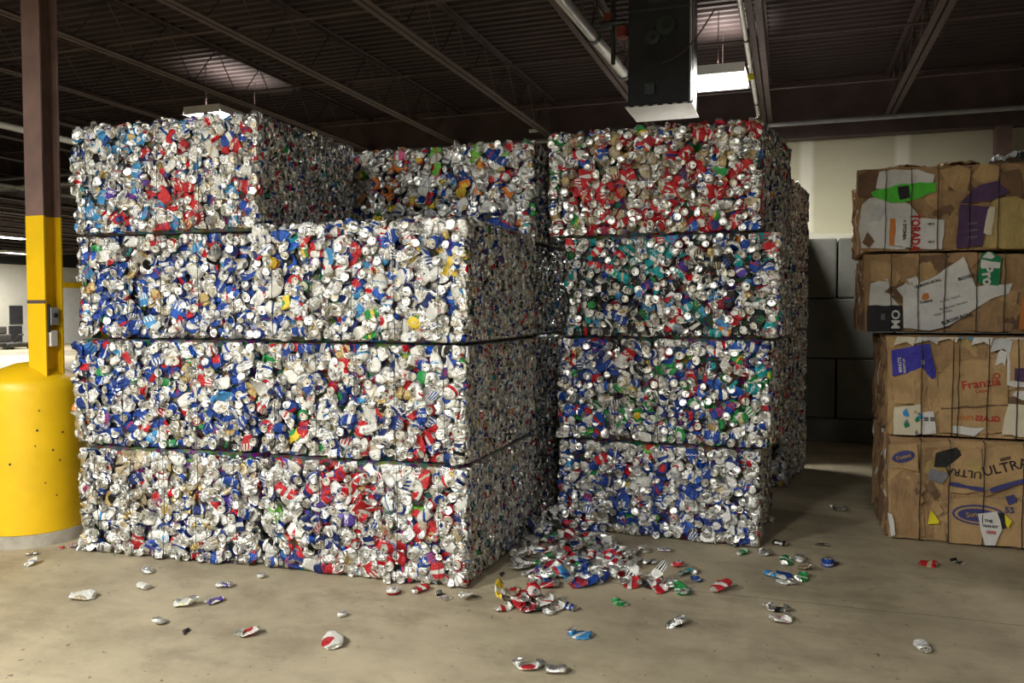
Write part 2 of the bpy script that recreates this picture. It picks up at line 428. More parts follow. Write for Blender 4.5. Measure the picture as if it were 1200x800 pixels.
for (x, y) in ((-.3, -.55), (.7, -.55), (-.3, .55), (.7, .55)): MB().tube([(x, y-.06, .14), (x, y+.06, .14)], .14, 16).build('wheel', M['black'], mc)
MB().tube([(.5, 0, .28), (.8, 0, .6), (1.0, 0, .62)], .04, 8).build('handle', M['machine'], mc)
tag(mc, 'dark low machine parked far off by the pale wall at left edge', 'machine')

# ------------------------------------------------------------ crushed can templates
NS = 12
PROF = [(.0185, .006), (.0235, .0065), (.0262, .0), (.0272, .004), (.033, .017), (.0332, .037), (.0332, .055), (.0332, .073), (.0332, .091), (.0330, .108), (.0262, .120), (.0195, .1165)]
NR = len(PROF)
def can_faces():
    f, mt, uv = [], [], []
    for i in range(NR-1):
        for k in range(NS):
            a = i*NS+k; b = i*NS+(k+1) % NS
            f.append((a, b, b+NS, a+NS)); mt.append(1 if i < 3 or i >= NR-2 else 0)
            u0, u1 = k/NS, (k+1)/NS; v0, v1 = PROF[i][1]/.122, PROF[i+1][1]/.122
            uv += [(u0, v0), (u1, v0), (u1, v1), (u0, v1)]
    for base, flip in ((0, True), ((NR-1)*NS, False)):
        for i in range(NS//2-1):
            q = (base+i, base+i+1, base+NS-2-i, base+NS-1-i); q = q[::-1] if flip else q
            f.append(q); mt.append(1); uv += [(0, 0)]*4
    for n_, q in enumerate(f):
        if mt[n_] == 1:
            for j, vi in enumerate(q):
                ring, k = divmod(vi, NS); top = ring < 4
                rr = PROF[ring][0]/.054; a = k*2*PI/NS
                uv[n_*4+j] = (.5+rr*math.cos(a), .5+rr*math.sin(a)) if top else (2.5+rr*math.cos(a), .5+rr*math.sin(a))
    return np.array(f), np.array(mt), np.array(uv, float)
CF, CM, CUV = can_faces()
def noise_v(n, amp): return (R.rand(n, 3)-.5)*2*amp
def template(kind):
    """flattened drink can: lies in local XY, long axis Y, thickness Z"""
    th = np.arange(NS)*2*PI/NS + .13
    P = np.zeros((NR, NS, 3))
    if kind == 'flat':
        wd = R.uniform(.041, .047); h = R.uniform(.004, .007)
        shear = R.uniform(-.3, .3); bend = R.uniform(-2, 2); comp = R.uniform(.74, 1.0)
        al = [R.choice([R.uniform(.1, .4), R.uniform(1.1, 1.5)]), R.choice([R.uniform(0, .3), R.uniform(.9, 1.4)])]
        hg = [.017, .108]
        folds = [(R.uniform(0, PI), R.uniform(-.03, .03), R.uniform(.1, .38)*R.choice([-1, 1])) for _ in range(R.randint(2, 5))]
        for i, (r, t) in enumerate(PROF):
            if 4 <= i <= 9:
                e = 1 - abs((t-.0625)/.0455)**4*.2
                x = np.cos(th)*wd*e*R.uniform(.94, 1.04); z = np.sign(np.sin(th))*np.abs(np.sin(th))**.6*h*R.uniform(.8, 1.2)
                yy = np.full(NS, (t-.0625)*comp) + R.uniform(-.12, .12)*x
                P[i] = np.stack([x, yy, z], 1)
            else:
                e = 0 if i < 4 else 1; s = -1 if e == 0 else 1
                a = al[e]; dt = abs(t-hg[e]); y0 = (hg[e]-.0625)*comp
                sq = .35+.65*min(1, a/1.1)
                cx_, cz_ = np.cos(th)*r*(1.15-.15*sq), np.sin(th)*r*sq
                cen_y = y0 + s*(dt*math.cos(a) + .004); cen_z = .004 + r*.25*math.sin(a) + dt*math.sin(a)
                yy = cen_y - s*cz_*math.sin(a) ; zz = cen_z*(a > .6) + cz_*math.cos(a)
                P[i] = np.stack([cx_, yy, zz], 1)
        P = P.reshape(-1, 3)
        for (fa, fo, fs) in folds:
            ln = P[:, 0]*math.cos(fa)+P[:, 1]*math.sin(fa)-fo
            P[:, 2] += np.maximum(ln, 0)*fs - .3*np.abs(fs)*np.abs(ln)*(R.rand() > .5)
        P[:, 2] -= P[:, 2].mean()
        P[:, 0] += P[:, 1]*shear + bend*P[:, 1]**2
        P += noise_v(len(P), 1)*np.array([.0018, .0018, .0026])
    elif kind == 'puck':
        comp = R.uniform(.16, .3)
        lean = R.uniform(-.25, .25, 2)
        for i, (r, t) in enumerate(PROF):
            zz = -(t-.06)*comp; rr = r*(1 + (R.uniform(-.10, .16) if 4 <= i <= 9 else 0))
            if 4 <= i <= 9: zz += R.uniform(-.003, .003)
            if i < 4: zz = .061*comp + (.017-t)*.5
            x = np.cos(th)*rr*R.uniform(.94, 1.06); y = np.sin(th)*rr*R.uniform(.94, 1.06)
            P[i] = np.stack([x+lean[0]*(t-.06), y+lean[1]*(t-.06), np.full(NS, zz)+x*lean[1]*.5], 1)
        P = P.reshape(-1, 3); P += noise_v(len(P), .0018)
        P[:, 0] *= R.uniform(1, 1.25)
    else:  # half crushed, pinched in the middle
        a = R.uniform(0, PI)
        for i, (r, t) in enumerate(PROF):
            q = 1 - .72*math.exp(-((t-R.uniform(.05, .07))/.028)**2)
            x = np.cos(th)*r*(1.25-.25*q); z = np.sin(th)*r*q*.6
            P[i] = np.stack([x, np.full(NS, (t-.0625)*.85), z], 1)
        P = P.reshape(-1, 3); P[:, 0] += 1.5*P[:, 1]**2*R.choice([-1, 1]); P += noise_v(len(P), .003)
    return P
TEMPL = [template('flat') for _ in range(26)] + [template('puck') for _ in range(9)] + [template('pinch') for _ in range(7)]
# simple sliver for the pressed sides: a flattened can seen on edge
SF, SUV, SM = [], [], []
for i in range(4):
    for k in range(6):
        a = i*6+k; b = i*6+(k+1) % 6; SF.append((a, b, b+6, a+6)); SM.append(1 if i in (0, 3) else 0)
        SUV += [(k/6, i/4), ((k+1)/6, i/4), ((k+1)/6, (i+1)/4), (k/6, (i+1)/4)]
for base, fl in ((0, True), (24, False)):
    for q in ((base, base+1, base+4, base+5), (base+1, base+2, base+3, base+4)):
        SF.append(q[::-1] if fl else q); SM.append(1); SUV += [(3.5, .5)]*4
SF = np.array(SF); SM = np.array(SM); SUV = np.array(SUV, float)
def sliver():
    th = np.arange(6)*2*PI/6+.3; P = []
    a, b, c = R.uniform(40, 90), R.uniform(0, 6), R.uniform(.002, .006)
    for i, t in enumerate((-.05, -.03, .0, .03, .05)):
        w = .042*(1 if 0 < i < 4 else .72); h = R.uniform(.003, .0085)
        x = np.cos(th)*w; z = np.sin(th)*h + c*math.sin(a*t+b)
        P.append(np.stack([x, np.full(6, t*R.uniform(.85, 1.05)), z], 1))
    P = np.concatenate(P); return P + noise_v(len(P), .0022)
SLIV = [sliver() for _ in range(16)]

def mesh_np(name, V, F, mats, mt=None, uv=None, attrs=None):
    me = bpy.data.meshes.new(name)
    nf = len(F)
    me.vertices.add(len(V)); me.vertices.foreach_set('co', np.ascontiguousarray(V, np.float32).ravel())
    me.loops.add(nf*4); me.loops.foreach_set('vertex_index', np.ascontiguousarray(F, np.int32).ravel())
    me.polygons.add(nf); me.polygons.foreach_set('loop_start', np.arange(0, nf*4, 4, dtype=np.int32))
    me.polygons.foreach_set('loop_total', np.full(nf, 4, np.int32))
    if mt is not None: me.polygons.foreach_set('material_index', np.ascontiguousarray(mt, np.int32))
    me.update(calc_edges=True)
    if uv is not None:
        l = me.uv_layers.new(name='label'); l.data.foreach_set('uv', np.ascontiguousarray(uv, np.float32).ravel())
    for k, a in (attrs or {}).items():
        at = me.attributes.new(k, 'FLOAT_COLOR', 'FACE'); at.data.foreach_set('color', np.ascontiguousarray(a, np.float32).ravel())
    for m in mats: me.materials.append(m)
    return me

# ------------------------------------------------------------ can materials
def can_mat():
    m, nt, bs = newmat('printed_can_metal')
    a1 = N(nt, 'ShaderNodeAttribute', attribute_name='c1'); a2 = N(nt, 'ShaderNodeAttribute', attribute_name='c2')
    uv = N(nt, 'ShaderNodeUVMap'); s = N(nt, 'ShaderNodeSeparateXYZ'); nt.links.new(uv.outputs[0], s.inputs[0])
    u, v = s.outputs[0], s.outputs[1]
    pid = a2.outputs['Alpha']                    # pattern number + offset
    pn = mth(nt, 'FLOOR', pid); sd = mth(nt, 'FRACT', pid)
    def eq(k): return mth(nt, 'COMPARE', pn, k, .1)
    dv = mth(nt, 'SUBTRACT', v, .52)
    # 0 plain, with lettering-like flecks
    us = mth(nt, 'ADD', u, sd)
    cell = N(nt, 'ShaderNodeCombineXYZ'); nt.links.new(mth(nt, 'FLOOR', mth(nt, 'MULTIPLY', us, 26)), cell.inputs[0]); nt.links.new(mth(nt, 'FLOOR', mth(nt, 'MULTIPLY', v, 22)), cell.inputs[1])
    nt.links.new(mth(nt, 'MULTIPLY', sd, 90), cell.inputs[2])
    wn = N(nt, 'ShaderNodeTexWhiteNoise'); nt.links.new(cell.outputs[0], wn.inputs[0])
    txt = mth(nt, 'MULTIPLY', mth(nt, 'GREATER_THAN', wn.outputs[0], .52), mth(nt, 'LESS_THAN', mth(nt, 'ABSOLUTE', mth(nt, 'ADD', dv, mth(nt, 'MULTIPLY', mth(nt, 'SUBTRACT', sd, .5), .3))), .10))
    band = mth(nt, 'LESS_THAN', mth(nt, 'ABSOLUTE', mth(nt, 'ADD', dv, mth(nt, 'MULTIPLY', mth(nt, 'SUBTRACT', sd, .5), .4))), .13)
    sw = mth(nt, 'LESS_THAN', mth(nt, 'ABSOLUTE', mth(nt, 'ADD', dv, mth(nt, 'MULTIPLY', mth(nt, 'SINE', mth(nt, 'MULTIPLY', us, 2*PI)), .24))), .09)
    st = mth(nt, 'MULTIPLY', mth(nt, 'LESS_THAN', mth(nt, 'FRACT', mth(nt, 'MULTIPLY', us, 11)), .5), mth(nt, 'GREATER_THAN', dv, -.02))
    uu = mth(nt, 'SUBTRACT', mth(nt, 'FRACT', mth(nt, 'MULTIPLY', us, 2)), .5)
    ov = mth(nt, 'LESS_THAN', mth(nt, 'ADD', mth(nt, 'POWER', mth(nt, 'MULTIPLY', uu, 3.2), 2), mth(nt, 'POWER', mth(nt, 'MULTIPLY', dv, 3.4), 2)), 1)
    half = mth(nt, 'GREATER_THAN', v, .58)
    tot = None
    for k, q in enumerate((txt, band, sw, st, ov, half)):
        t = mth(nt, 'MULTIPLY', eq(k), q); tot = t if tot is None else mth(nt, 'ADD', tot, t)
    tot = mth(nt, 'MAXIMUM', tot, mth(nt, 'MULTIPLY', txt, mth(nt, 'COMPARE', pn, 5, .1)), clamp=True)
    nt.links.new(mix(nt, tot, a1.outputs['Color'], a2.outputs['Color']), bs.inputs['Base Color'])
    nt.links.new(a1.outputs['Alpha'], bs.inputs['Metallic'])
    bs.inputs['Roughness'].default_value = .24; bs.inputs['Specular IOR Level'].default_value = .6
    o = N(nt, 'ShaderNodeTexCoord').outputs['Object']
    ns = mth(nt, 'ABSOLUTE', mth(nt, 'SUBTRACT', noise(nt, 55, 3, o), .5)); bump(nt, bs, ns, 1.0, .016)
    return m
def lid_mat():
    m, nt, bs = newmat('bare_aluminium_lid')
    uv = N(nt, 'ShaderNodeUVMap'); s = N(nt, 'ShaderNodeSeparateXYZ'); nt.links.new(uv.outputs[0], s.inputs[0])
    dx, dy = mth(nt, 'SUBTRACT', s.outputs[0], .5), mth(nt, 'SUBTRACT', s.outputs[1], .5)
    r = mth(nt, 'SQRT', mth(nt, 'ADD', mth(nt, 'MULTIPLY', dx, dx), mth(nt, 'MULTIPLY', dy, dy)))
    ring = mth(nt, 'LESS_THAN', mth(nt, 'ABSOLUTE', mth(nt, 'SUBTRACT', r, .37)), .028)          # countersink groove
    ex = mth(nt, 'DIVIDE', dx, .11); ey = mth(nt, 'DIVIDE', mth(nt, 'SUBTRACT', dy, .19), .13)
    hole = mth(nt, 'LESS_THAN', mth(nt, 'ADD', mth(nt, 'MULTIPLY', ex, ex), mth(nt, 'MULTIPLY', ey, ey)), 1)   # open mouth
    top = mth(nt, 'LESS_THAN', s.outputs[0], 1.2)
    k = mth(nt, 'MULTIPLY', mth(nt, 'MAXIMUM', mth(nt, 'MULTIPLY', ring, .75), mth(nt, 'MULTIPLY', hole, .92)), top)
    nt.links.new(mix(nt, k, (.84, .84, .80), (.03, .03, .03)), bs.inputs['Base Color'])
    bs.inputs['Metallic'].default_value = .88; bs.inputs['Roughness'].default_value = .32
    o = N(nt, 'ShaderNodeTexCoord').outputs['Object']; bump(nt, bs, noise(nt, 80, 2, o), .3, .004)
    return m
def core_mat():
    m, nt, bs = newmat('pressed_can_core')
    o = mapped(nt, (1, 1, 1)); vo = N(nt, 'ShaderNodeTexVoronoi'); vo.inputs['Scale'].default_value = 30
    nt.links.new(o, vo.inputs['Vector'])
    nt.links.new(mix(nt, .8, vo.outputs['Color'], (.035, .035, .04), 'MULTIPLY'), bs.inputs['Base Color'])  # near-black tone paints the shade of the gaps between cans
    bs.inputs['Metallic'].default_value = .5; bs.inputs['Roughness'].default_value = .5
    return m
MC, ML, MK = can_mat(), lid_mat(), core_mat()

# colours: base rgb, metallic
SIL = (.84, .85, .84, .97); WHT = (.84, .85, .80, .3); BLU = (.012, .06, .33, .35); NAV = (.012, .03, .17, .3); LBL = (.06, .30, .62, .3)
RED = (.52, .016, .024, .25); GRN = (.02, .30, .07, .3); BLK = (.015, .015, .016, .2); GLD = (.62, .47, .20, .6); TEA = (.0, .30, .32, .3)
ORG = (.80, .24, .03, .3); PNK = (.72, .10, .25, .3); YEL = (.85, .62, .05, .2); PUR = (.10, .05, .36, .3); MAR = (.28, .015, .03, .3); LGN = (.2, .6, .08, .3)
TAN = (.50, .42, .28, .6); BLU2 = (.018, .11, .52, .3)
def P_(**k): return k
PAL = {
 'a4': P_(SIL=46, WHT=14, LBL=9, BLU=6, RED=9, NAV=3, GLD=3, PUR=2),
 'a3': P_(SIL=42, WHT=14, BLU=19, BLU2=6, RED=4, NAV=4, GRN=2, BLK=3, GLD=3, LBL=3),
 'b3': P_(SIL=42, WHT=34, BLU=8, BLU2=4, RED=4, YEL=2, GRN=1, BLK=3, NAV=3, PUR=1, LBL=2),
 'a2': P_(SIL=40, WHT=14, BLU=16, RED=8, NAV=6, GRN=3, BLK=3, GLD=2, LBL=2),
 'b2': P_(SIL=40, WHT=26, BLU=12, RED=9, NAV=4, GRN=3, BLK=2, GLD=2, YEL=1),
 'a1': P_(SIL=56, WHT=20, NAV=7, GLD=4, RED=4, BLU=3, TAN=3, PUR=1),
 'b1': P_(SIL=46, WHT=24, RED=10, NAV=6, BLU=5, PUR=2, TAN=3, LGN=1),
 'm': P_(SIL=46, WHT=18, BLU=10, RED=6, ORG=5, PNK=4, GRN=3, LGN=2, YEL=3, NAV=3),
 'c4': P_(SIL=30, WHT=6, RED=26, TAN=20, GLD=6, BLU2=6, GRN=3, MAR=3),
 'c3': P_(SIL=30, WHT=9, BLK=24, BLU=10, TEA=7, RED=8, MAR=3, PUR=3, LBL=3, ORG=1),
 'c2': P_(SIL=30, WHT=12, BLU=17, BLU2=5, GRN=7, RED=9, BLK=6, NAV=5, TEA=2, YEL=1),
 'c1': P_(SIL=38, WHT=22, BLU=17, BLU2=4, NAV=6, RED=5, GRN=2, LGN=1),
 'd': P_(SIL=45, WHT=10, RED=5, BLU=8, BLK=6, TAN=6),
 'side': P_(SIL=60, WHT=16, NAV=7, BLU=5, RED=4, ORG=1, BLK=14, LBL=1),
}
ACC = {'SIL': ['BLU', 'RED', 'NAV', 'SIL', 'GLD', 'SIL', 'BLU', 'TAN', 'BLK', 'WHT'], 'WHT': ['BLU', 'RED', 'NAV', 'BLU', 'SIL', 'SIL', 'SIL', 'WHT', 'TAN', 'LBL'], 'RED': ['WHT', 'WHT', 'SIL', 'NAV'], 'TAN': ['MAR', 'SIL', 'GLD', 'RED'],
       'GLD': ['MAR', 'WHT', 'BLK'], 'BLK': ['SIL', 'GRN', 'WHT', 'TEA'], 'GRN': ['WHT', 'YEL', 'WHT'], 'YEL': ['RED', 'BLK', 'GRN'], 'ORG': ['WHT', 'YEL']}
CLUST = {'a3': [(.35, .25, .42, 'BLU'), (.85, .3, .3, 'BLU'), (.15, .4, .25, 'BLU')], 'a4': [(.1, .3, .25, 'LBL'), (.25, .8, .25, 'LBL'), (.3, .15, .25, 'LBL'), (.62, .3, .2, 'RED')],
 'a2': [(.2, .6, .35, 'BLU'), (.4, .35, .3, 'BLU'), (.9, .2, .3, 'BLU'), (.1, .9, .3, 'BLU')], 'b3': [(.2, .6, .25, 'BLU2'), (.95, .7, .15, 'YEL')], 'b2': [(.1, .3, .3, 'BLU'), (.5, .25, .25, 'NAV'), (.85, .15, .25, 'RED')],
 'b1': [(.75, .5, .3, 'RED'), (.45, .8, .25, 'RED'), (.2, .2, .2, 'NAV')], 'a1': [(.2, .6, .3, 'TAN'), (.6, .7, .25, 'GLD')], 'm': [(.3, .6, .2, 'ORG'), (.7, .4, .3, 'BLU'), (.15, .2, .2, 'GRN')],
 'c4': [(.3, .75, .6, 'TAN'), (.8, .3, .35, 'RED'), (.35, .4, .4, 'RED'), (.05, .8, .15, 'GRN')], 'c3': [(.3, .5, .45, 'BLK'), (.7, .7, .4, 'BLK'), (.4, .75, .3, 'TEA'), (.6, .15, .3, 'LBL')],
 'c2': [(.1, .7, .3, 'BLU'), (.45, .5, .35, 'GRN'), (.8, .85, .3, 'BLU2'), (.85, .3, .3, 'GRN')], 'c1': [(.2, .5, .35, 'BLU'), (.6, .6, .35, 'BLU'), (.9, .3, .3, 'NAV'), (.5, .15, .3, 'BLU')]}
def cluster(pal_name, g, L, H, c1):
    for (cu_, cz_, rr, key) in CLUST.get(pal_name, []):
        d = np.hypot((g[:, 0]-cu_)*L, (g[:, 1]-cz_)*H); m_ = (d < rr) & (R.rand(len(g)) < .34*(1-d/rr*.6))
        c1[m_] = np.array(globals()[key])
def pick(pal, n):
    ks = list(pal); w = np.array([pal[k] for k in ks], float); w /= w.sum()
    idx = R.choice(len(ks), n, p=w); c1 = np.zeros((n, 4)); c2 = np.zeros((n, 4))
    for i, j in enumerate(idx):
        k = ks[j]; a = ACC.get(k, ['WHT', 'SIL', 'WHT', 'RED']); a = a[R.randint(len(a))]
        c1[i] = globals()[k]; c2[i] = globals()[a]
        c1[i, :3] *= R.uniform(.8, 1.12); pid = R.choice([0, 0, 0, 1, 2, 2, 3, 4, 4, 5] if k in ('SIL', 'WHT') else [0, 0, 0, 0, 2, 4, 4, 1, 3]); c2[i, 3] = pid + R.uniform(.02, .95)
    return np.clip(c1, 0, 1), c2, [ks[j] for j in idx]

def frames(nrm, tdir, spin, tilt):
    """local Z -> nrm (tilted), local Y spun in plane. returns (n,3,3) matrices (columns = local axes)"""
    n = len(spin)
    Z = nrm[None, :] + tilt; Z /= np.linalg.norm(Z, axis=1)[:, None]
    X0 = np.cross(np.broadcast_to(tdir, (n, 3)), Z); X0 /= np.linalg.norm(X0, axis=1)[:, None]
    Y0 = np.cross(Z, X0)
    c, s = np.cos(spin)[:, None], np.sin(spin)[:, None]
    X = X0*c + Y0*s; Y = -X0*s + Y0*c
    return np.stack([X, Y, Z], 2)
def emit(templs, ids, pos, fr, scl, c1, c2, F, CMt, CUVt):
    n = len(ids); T = np.stack([templs[i] for i in ids])*scl[:, None, :]
    V = np.einsum('nij,nkj->nki', fr, T) + pos[:, None, :]
    nv = V.shape[1]; nf = len(F)
    FF = (F[None] + (np.arange(n)*nv)[:, None, None]).reshape(-1, 4)
    return V.reshape(-1, 3), FF, np.tile(CMt, n), np.tile(CUVt, (n, 1)), np.repeat(c1, nf, 0), np.repeat(c2, nf, 0)
def join(parts):
    V, F, Mt, U, A, B = [], [], [], [], [], []; off = 0
    for p in parts:
        V.append(p[0]); F.append(p[1]+off); Mt.append(p[2]); U.append(p[3]); A.append(p[4]); B.append(p[5]); off += len(p[0])
    return [np.concatenate(q) for q in (V, F, Mt, U, A, B)]
WIRE_N = 5
def bale(quad, z0, z1, pal, label, cell=.0047, sides='R', sden=.00042, top=False, nparts=100, group=None, wires=True):
    """quad: front-left, front-right, back-right, back-left (x, y)"""
    fl, fr_, br, bl = [np.array([*q, 0.0]) for q in quad]
    org = (fl+fr_+br+bl)/4; org[2] = z0
    root = empty('can_bale', org); tag(root, label, 'can bale', group)
    ph = R.uniform(0, 6, 4)
    def wav(u, z): return .018*np.sin(u*5+ph[0])*np.sin(z*6+ph[1]) + .010*np.sin(u*13+ph[2]+z*7)
    parts = []; single = []
    H = z1-z0; zt = z1+(.03 if top else -.004)
    tq = (fr_-fl)/np.linalg.norm(fr_-fl); Lq = float(np.linalg.norm(fr_-fl)); tbk = (br-bl)/np.linalg.norm(br-bl)
    def keep(V):
        # the press walls keep every can inside the bale's height and its two end planes
        wz = .004*np.sin(V[:, 0]*23+ph[0])+.003*np.sin(V[:, 0]*51+ph[1]); V[:, 2] = np.clip(V[:, 2], z0+.005+wz, zt-(0 if top else 1)*(.002+wz))
        dy = (V-fl)@np.array([-tq[1], tq[0], 0]); D = .5*(np.linalg.norm(br-fr_)+np.linalg.norm(bl-fl)); k_ = np.clip(dy/D, 0, 1)
        lo_ = fl[0]+(bl[0]-fl[0])*k_; hi_ = fr_[0]+(br[0]-fr_[0])*k_
        x = V[:, 0]; x += np.where(x < lo_-.004, (lo_-.004-x)*.85, 0) - np.where(x > hi_+.006, (x-hi_-.006)*.85, 0)
    def face(a, b, den, kind, pal_, only=None):
        ab = b-a; L = np.linalg.norm(ab); t = ab/L; nrm = np.cross(t, np.array([0, 0, 1.]))
        up = np.array([0, 0, 1.])
        if kind == 'front':
            for layer, inset in ((1, .042), (0, .011)):
                dn = den*(1.12 if layer == 0 else .95)
                nx = max(1, int(L/math.sqrt(dn*1.25))); nz = max(1, int(H/math.sqrt(dn*.8)))
                g = np.array([((i+.5+.5*(k % 2)-.25)/nx, (k+.5)/nz) for i in range(nx) for k in range(nz)])
                g += (R.rand(*g.shape)-.5)*np.array([1.0/nx, 1.0/nz])*1.1
                mg = .034/L, .030/H
                g[:, 0] = np.clip(g[:, 0], mg[0]*.7, 1-mg[0]*.7); g[:, 1] = np.clip(g[:, 1], mg[1], 1-mg[1])
                R.shuffle(g); n = len(g)
                d = wav(g[:, 0]*L, g[:, 1]*H) - inset + R.uniform(-.014, .012, n)
                edge = np.minimum(np.minimum(g[:, 0], 1-g[:, 0])*L, np.minimum(g[:, 1], 1-g[:, 1])*H)
                d -= .022*np.clip(1-edge/.07, 0, 1)
                pos = a[None]+t[None]*(g[:, :1]*L)+nrm[None]*d[:, None]; pos[:, 2] = z0+g[:, 1]*H
                tilt = t[None]*R.normal(0, .19, (n, 1)) + up[None]*R.normal(0, .19, (n, 1))
                # cans at the border keep clear of the edge: long axis along it
                spin = R.uniform(0, 2*PI, n); nearz = np.minimum(g[:, 1], 1-g[:, 1])*H < .055
                spin = np.where(nearz, PI/2+R.uniform(-.35, .35, n)+PI*(R.rand(n) > .5), spin)
                fr = frames(nrm, up, spin, tilt)
                ids = R.randint(0, len(TEMPL), n); sc = np.stack([R.uniform(.85, 1.05, n), R.uniform(.85, 1.08, n), R.uniform(.8, 1.4, n)], 1)
                c1, c2, ks = pick(pal_, n); cluster(pal, g, L, H, c1)
                if layer == 0 and only:
                    k = min(only, n)
                    for i in range(k): single.append((ids[i], pos[i], fr[i], sc[i], c1[i], c2[i]))
                    s = slice(k, n)
                else: s = slice(0, n)
                e_ = emit(TEMPL, ids[s], pos[s], fr[s], sc[s], c1[s], c2[s], CF, CM, CUV); keep(e_[0]); parts.append(e_)
        else:
            n = int(L*H/den/1.45); g = R.rand(n, 2); g[:, 0] = np.clip(g[:, 0], .012/L, 1-.012/L); g[:, 1] = np.clip(g[:, 1], .04/H, 1-.04/H)
            d = wav(g[:, 0]*L, g[:, 1]*H)*.7 - .040 + R.uniform(-.022, .012, n)
            if kind == 'top': d -= 0
            pos = a[None]+t[None]*(g[:, :1]*L)+nrm[None]*d[:, None]; pos[:, 2] = z0+g[:, 1]*H
            tilt = nrm[None]*R.normal(0, .34, (n, 1)) + up[None]*R.normal(0, .16, (n, 1))
            fr = frames(t, up, R.normal(0, .24, n)+PI*(R.rand(n) > .5), tilt)
            ids = R.randint(0, len(SLIV), n); sc = np.stack([R.uniform(.8, 1.05, n), R.uniform(.7, 1.15, n), R.uniform(.6, 1.6, n)], 1)
            c1, c2, ks = pick(pal_, n)
            e_ = emit(SLIV, ids, pos, fr, sc, c1, c2, SF, SM, SUV); keep(e_[0]); parts.append(e_)
    face(fl, fr_, cell, 'front', PAL[pal], nparts)
    if 'R' in sides: face(fr_, br, sden, 'side', PAL['side'])
    if 'L' in sides: face(bl, fl, sden*2.5, 'side', PAL['side'])
    if top:
        # loose cans along the upper face
        n = 260; u, v = R.rand(n), R.rand(n)**1.6
        pos = (fl*(1-u[:, None])+fr_*u[:, None])*(1-v[:, None]) + (bl*(1-u[:, None])+br*u[:, None])*v[:, None]
        c = (fl+fr_+br+bl)/4; pos = c + (pos-c)*.95
        pos[:, 2] = z1 - .022 + R.uniform(-.012, .022, n)
        tilt = np.stack([R.normal(0, .45, n), R.normal(0, .45, n), np.zeros(n)], 1)
        fr = frames(np.array([0, 0, 1.]), np.array([1., .1, 0]), R.uniform(0, 6.3, n), tilt)
        ids = R.randint(0, len(TEMPL), n); sc = R.uniform(.8, 1.05, (n, 3)); c1, c2, ks = pick(PAL[pal], n)
        parts.append(emit(TEMPL, ids, pos, fr, sc, c1, c2, CF, CM, CUV))
    # solid pressed core, coloured near-black as shade in the crevices
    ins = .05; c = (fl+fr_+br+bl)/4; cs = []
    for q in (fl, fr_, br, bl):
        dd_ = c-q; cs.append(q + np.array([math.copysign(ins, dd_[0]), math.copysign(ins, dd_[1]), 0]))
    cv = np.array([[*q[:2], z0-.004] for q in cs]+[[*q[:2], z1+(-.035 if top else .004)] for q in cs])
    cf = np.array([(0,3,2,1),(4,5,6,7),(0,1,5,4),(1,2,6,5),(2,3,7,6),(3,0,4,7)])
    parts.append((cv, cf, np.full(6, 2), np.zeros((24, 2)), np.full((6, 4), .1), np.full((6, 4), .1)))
    V, F, Mt, U, A_, B_ = join(parts)
    me = mesh_np('can_mass', V-org, F, [MC, ML, MK], Mt, U, {'c1': A_, 'c2': B_})
    o = link('can_mass', me, root); tag(o, kind='stuff')
    for (i, p, f, s, a_, b_) in single:
        Vv = (TEMPL[i]*s) @ f.T + p; keep(Vv); Vv -= p
        me = mesh_np('crushed_can', Vv, CF, [MC, ML], CM, CUV, {'c1': np.tile(a_, (len(CF), 1)), 'c2': np.tile(b_, (len(CF), 1))})
        o = link('crushed_can', me, root); o.location = p-org
    if wires:
        t = (fr_-fl); nrm = np.cross(t/np.linalg.norm(t), np.array([0, 0, 1.])); tb = br-bl
        for k in range(WIRE_N):
            u = (k+.5)/WIRE_N + R.uniform(-.02, .02); pts = []
            for j in range(13):
                z = .02+(H-.04)*j/12; p = fl+t*u+nrm*(.022+wav(np.array(u*np.linalg.norm(t)), z)*.8)
                pts.append((p[0]-org[0]+R.uniform(-.002, .002), p[1]-org[1], z))
            pb = bl+tb*u
            pts += [(pb[0]-org[0], pb[1]-org[1]+.01, H-.02), (pb[0]-org[0], pb[1]-org[1]+.01, .02), pts[0]]
            MB().tube(pts, .0022, 5, caps=False).build('baling_wire', M['wire'], root)
    return root

Z = [0, .742, 1.482, 2.205, 2.945]
def lay(i, lo=.006, hi=-.006): return Z[i]+lo, Z[i+1]+hi
# front left column A (four high), front column B (three high)
bale([(-4.64, 4.30), (-3.262, 4.40), (-3.27, 5.75), (-4.70, 5.65)], *lay(0), 'a1', 'bale of mostly plain silver cans on the floor beside the yellow bollard', sides='L')
bale([(-4.72, 4.34), (-3.292, 4.44), (-3.292, 5.75), (-4.76, 5.65)], *lay(1), 'a2', 'silver and blue can bale second from the floor, beside the yellow bollard', sides='L')
bale([(-4.74, 4.42), (-3.30, 4.50), (-3.30, 5.75), (-4.74, 5.65)], *lay(2), 'a3', 'can bale with a big blue patch, third from the floor above the bollard', sides='L')
bale([(-4.76, 4.40), (-3.245, 4.42), (-3.245, 5.66), (-4.76, 5.66)], *lay(3, hi=.0), 'a4', 'topmost can bale of the left stack, light blue and red cans among silver', sides='RL', top=True)
bale([(-3.235, 4.40), (-1.815, 4.46), (-1.82, 5.84), (-3.24, 5.80)], *lay(0), 'b1', 'floor level can bale with its corner nearest the camera, red and white cans', sden=.00034)
bale([(-3.265, 4.44), (-1.825, 4.47), (-1.83, 5.84), (-3.27, 5.80)], *lay(1), 'b2', 'middle bale of the front three, white and blue cans, over the red and white one', sden=.00034)
bale([(-3.275, 4.42), (-1.800, 4.44), (-1.81, 5.82), (-3.28, 5.80)], Z[2]+.006, 2.225, 'b3', 'brightest white can bale topping the front stack of three, yellow can at its corner', sden=.00034, top=True)
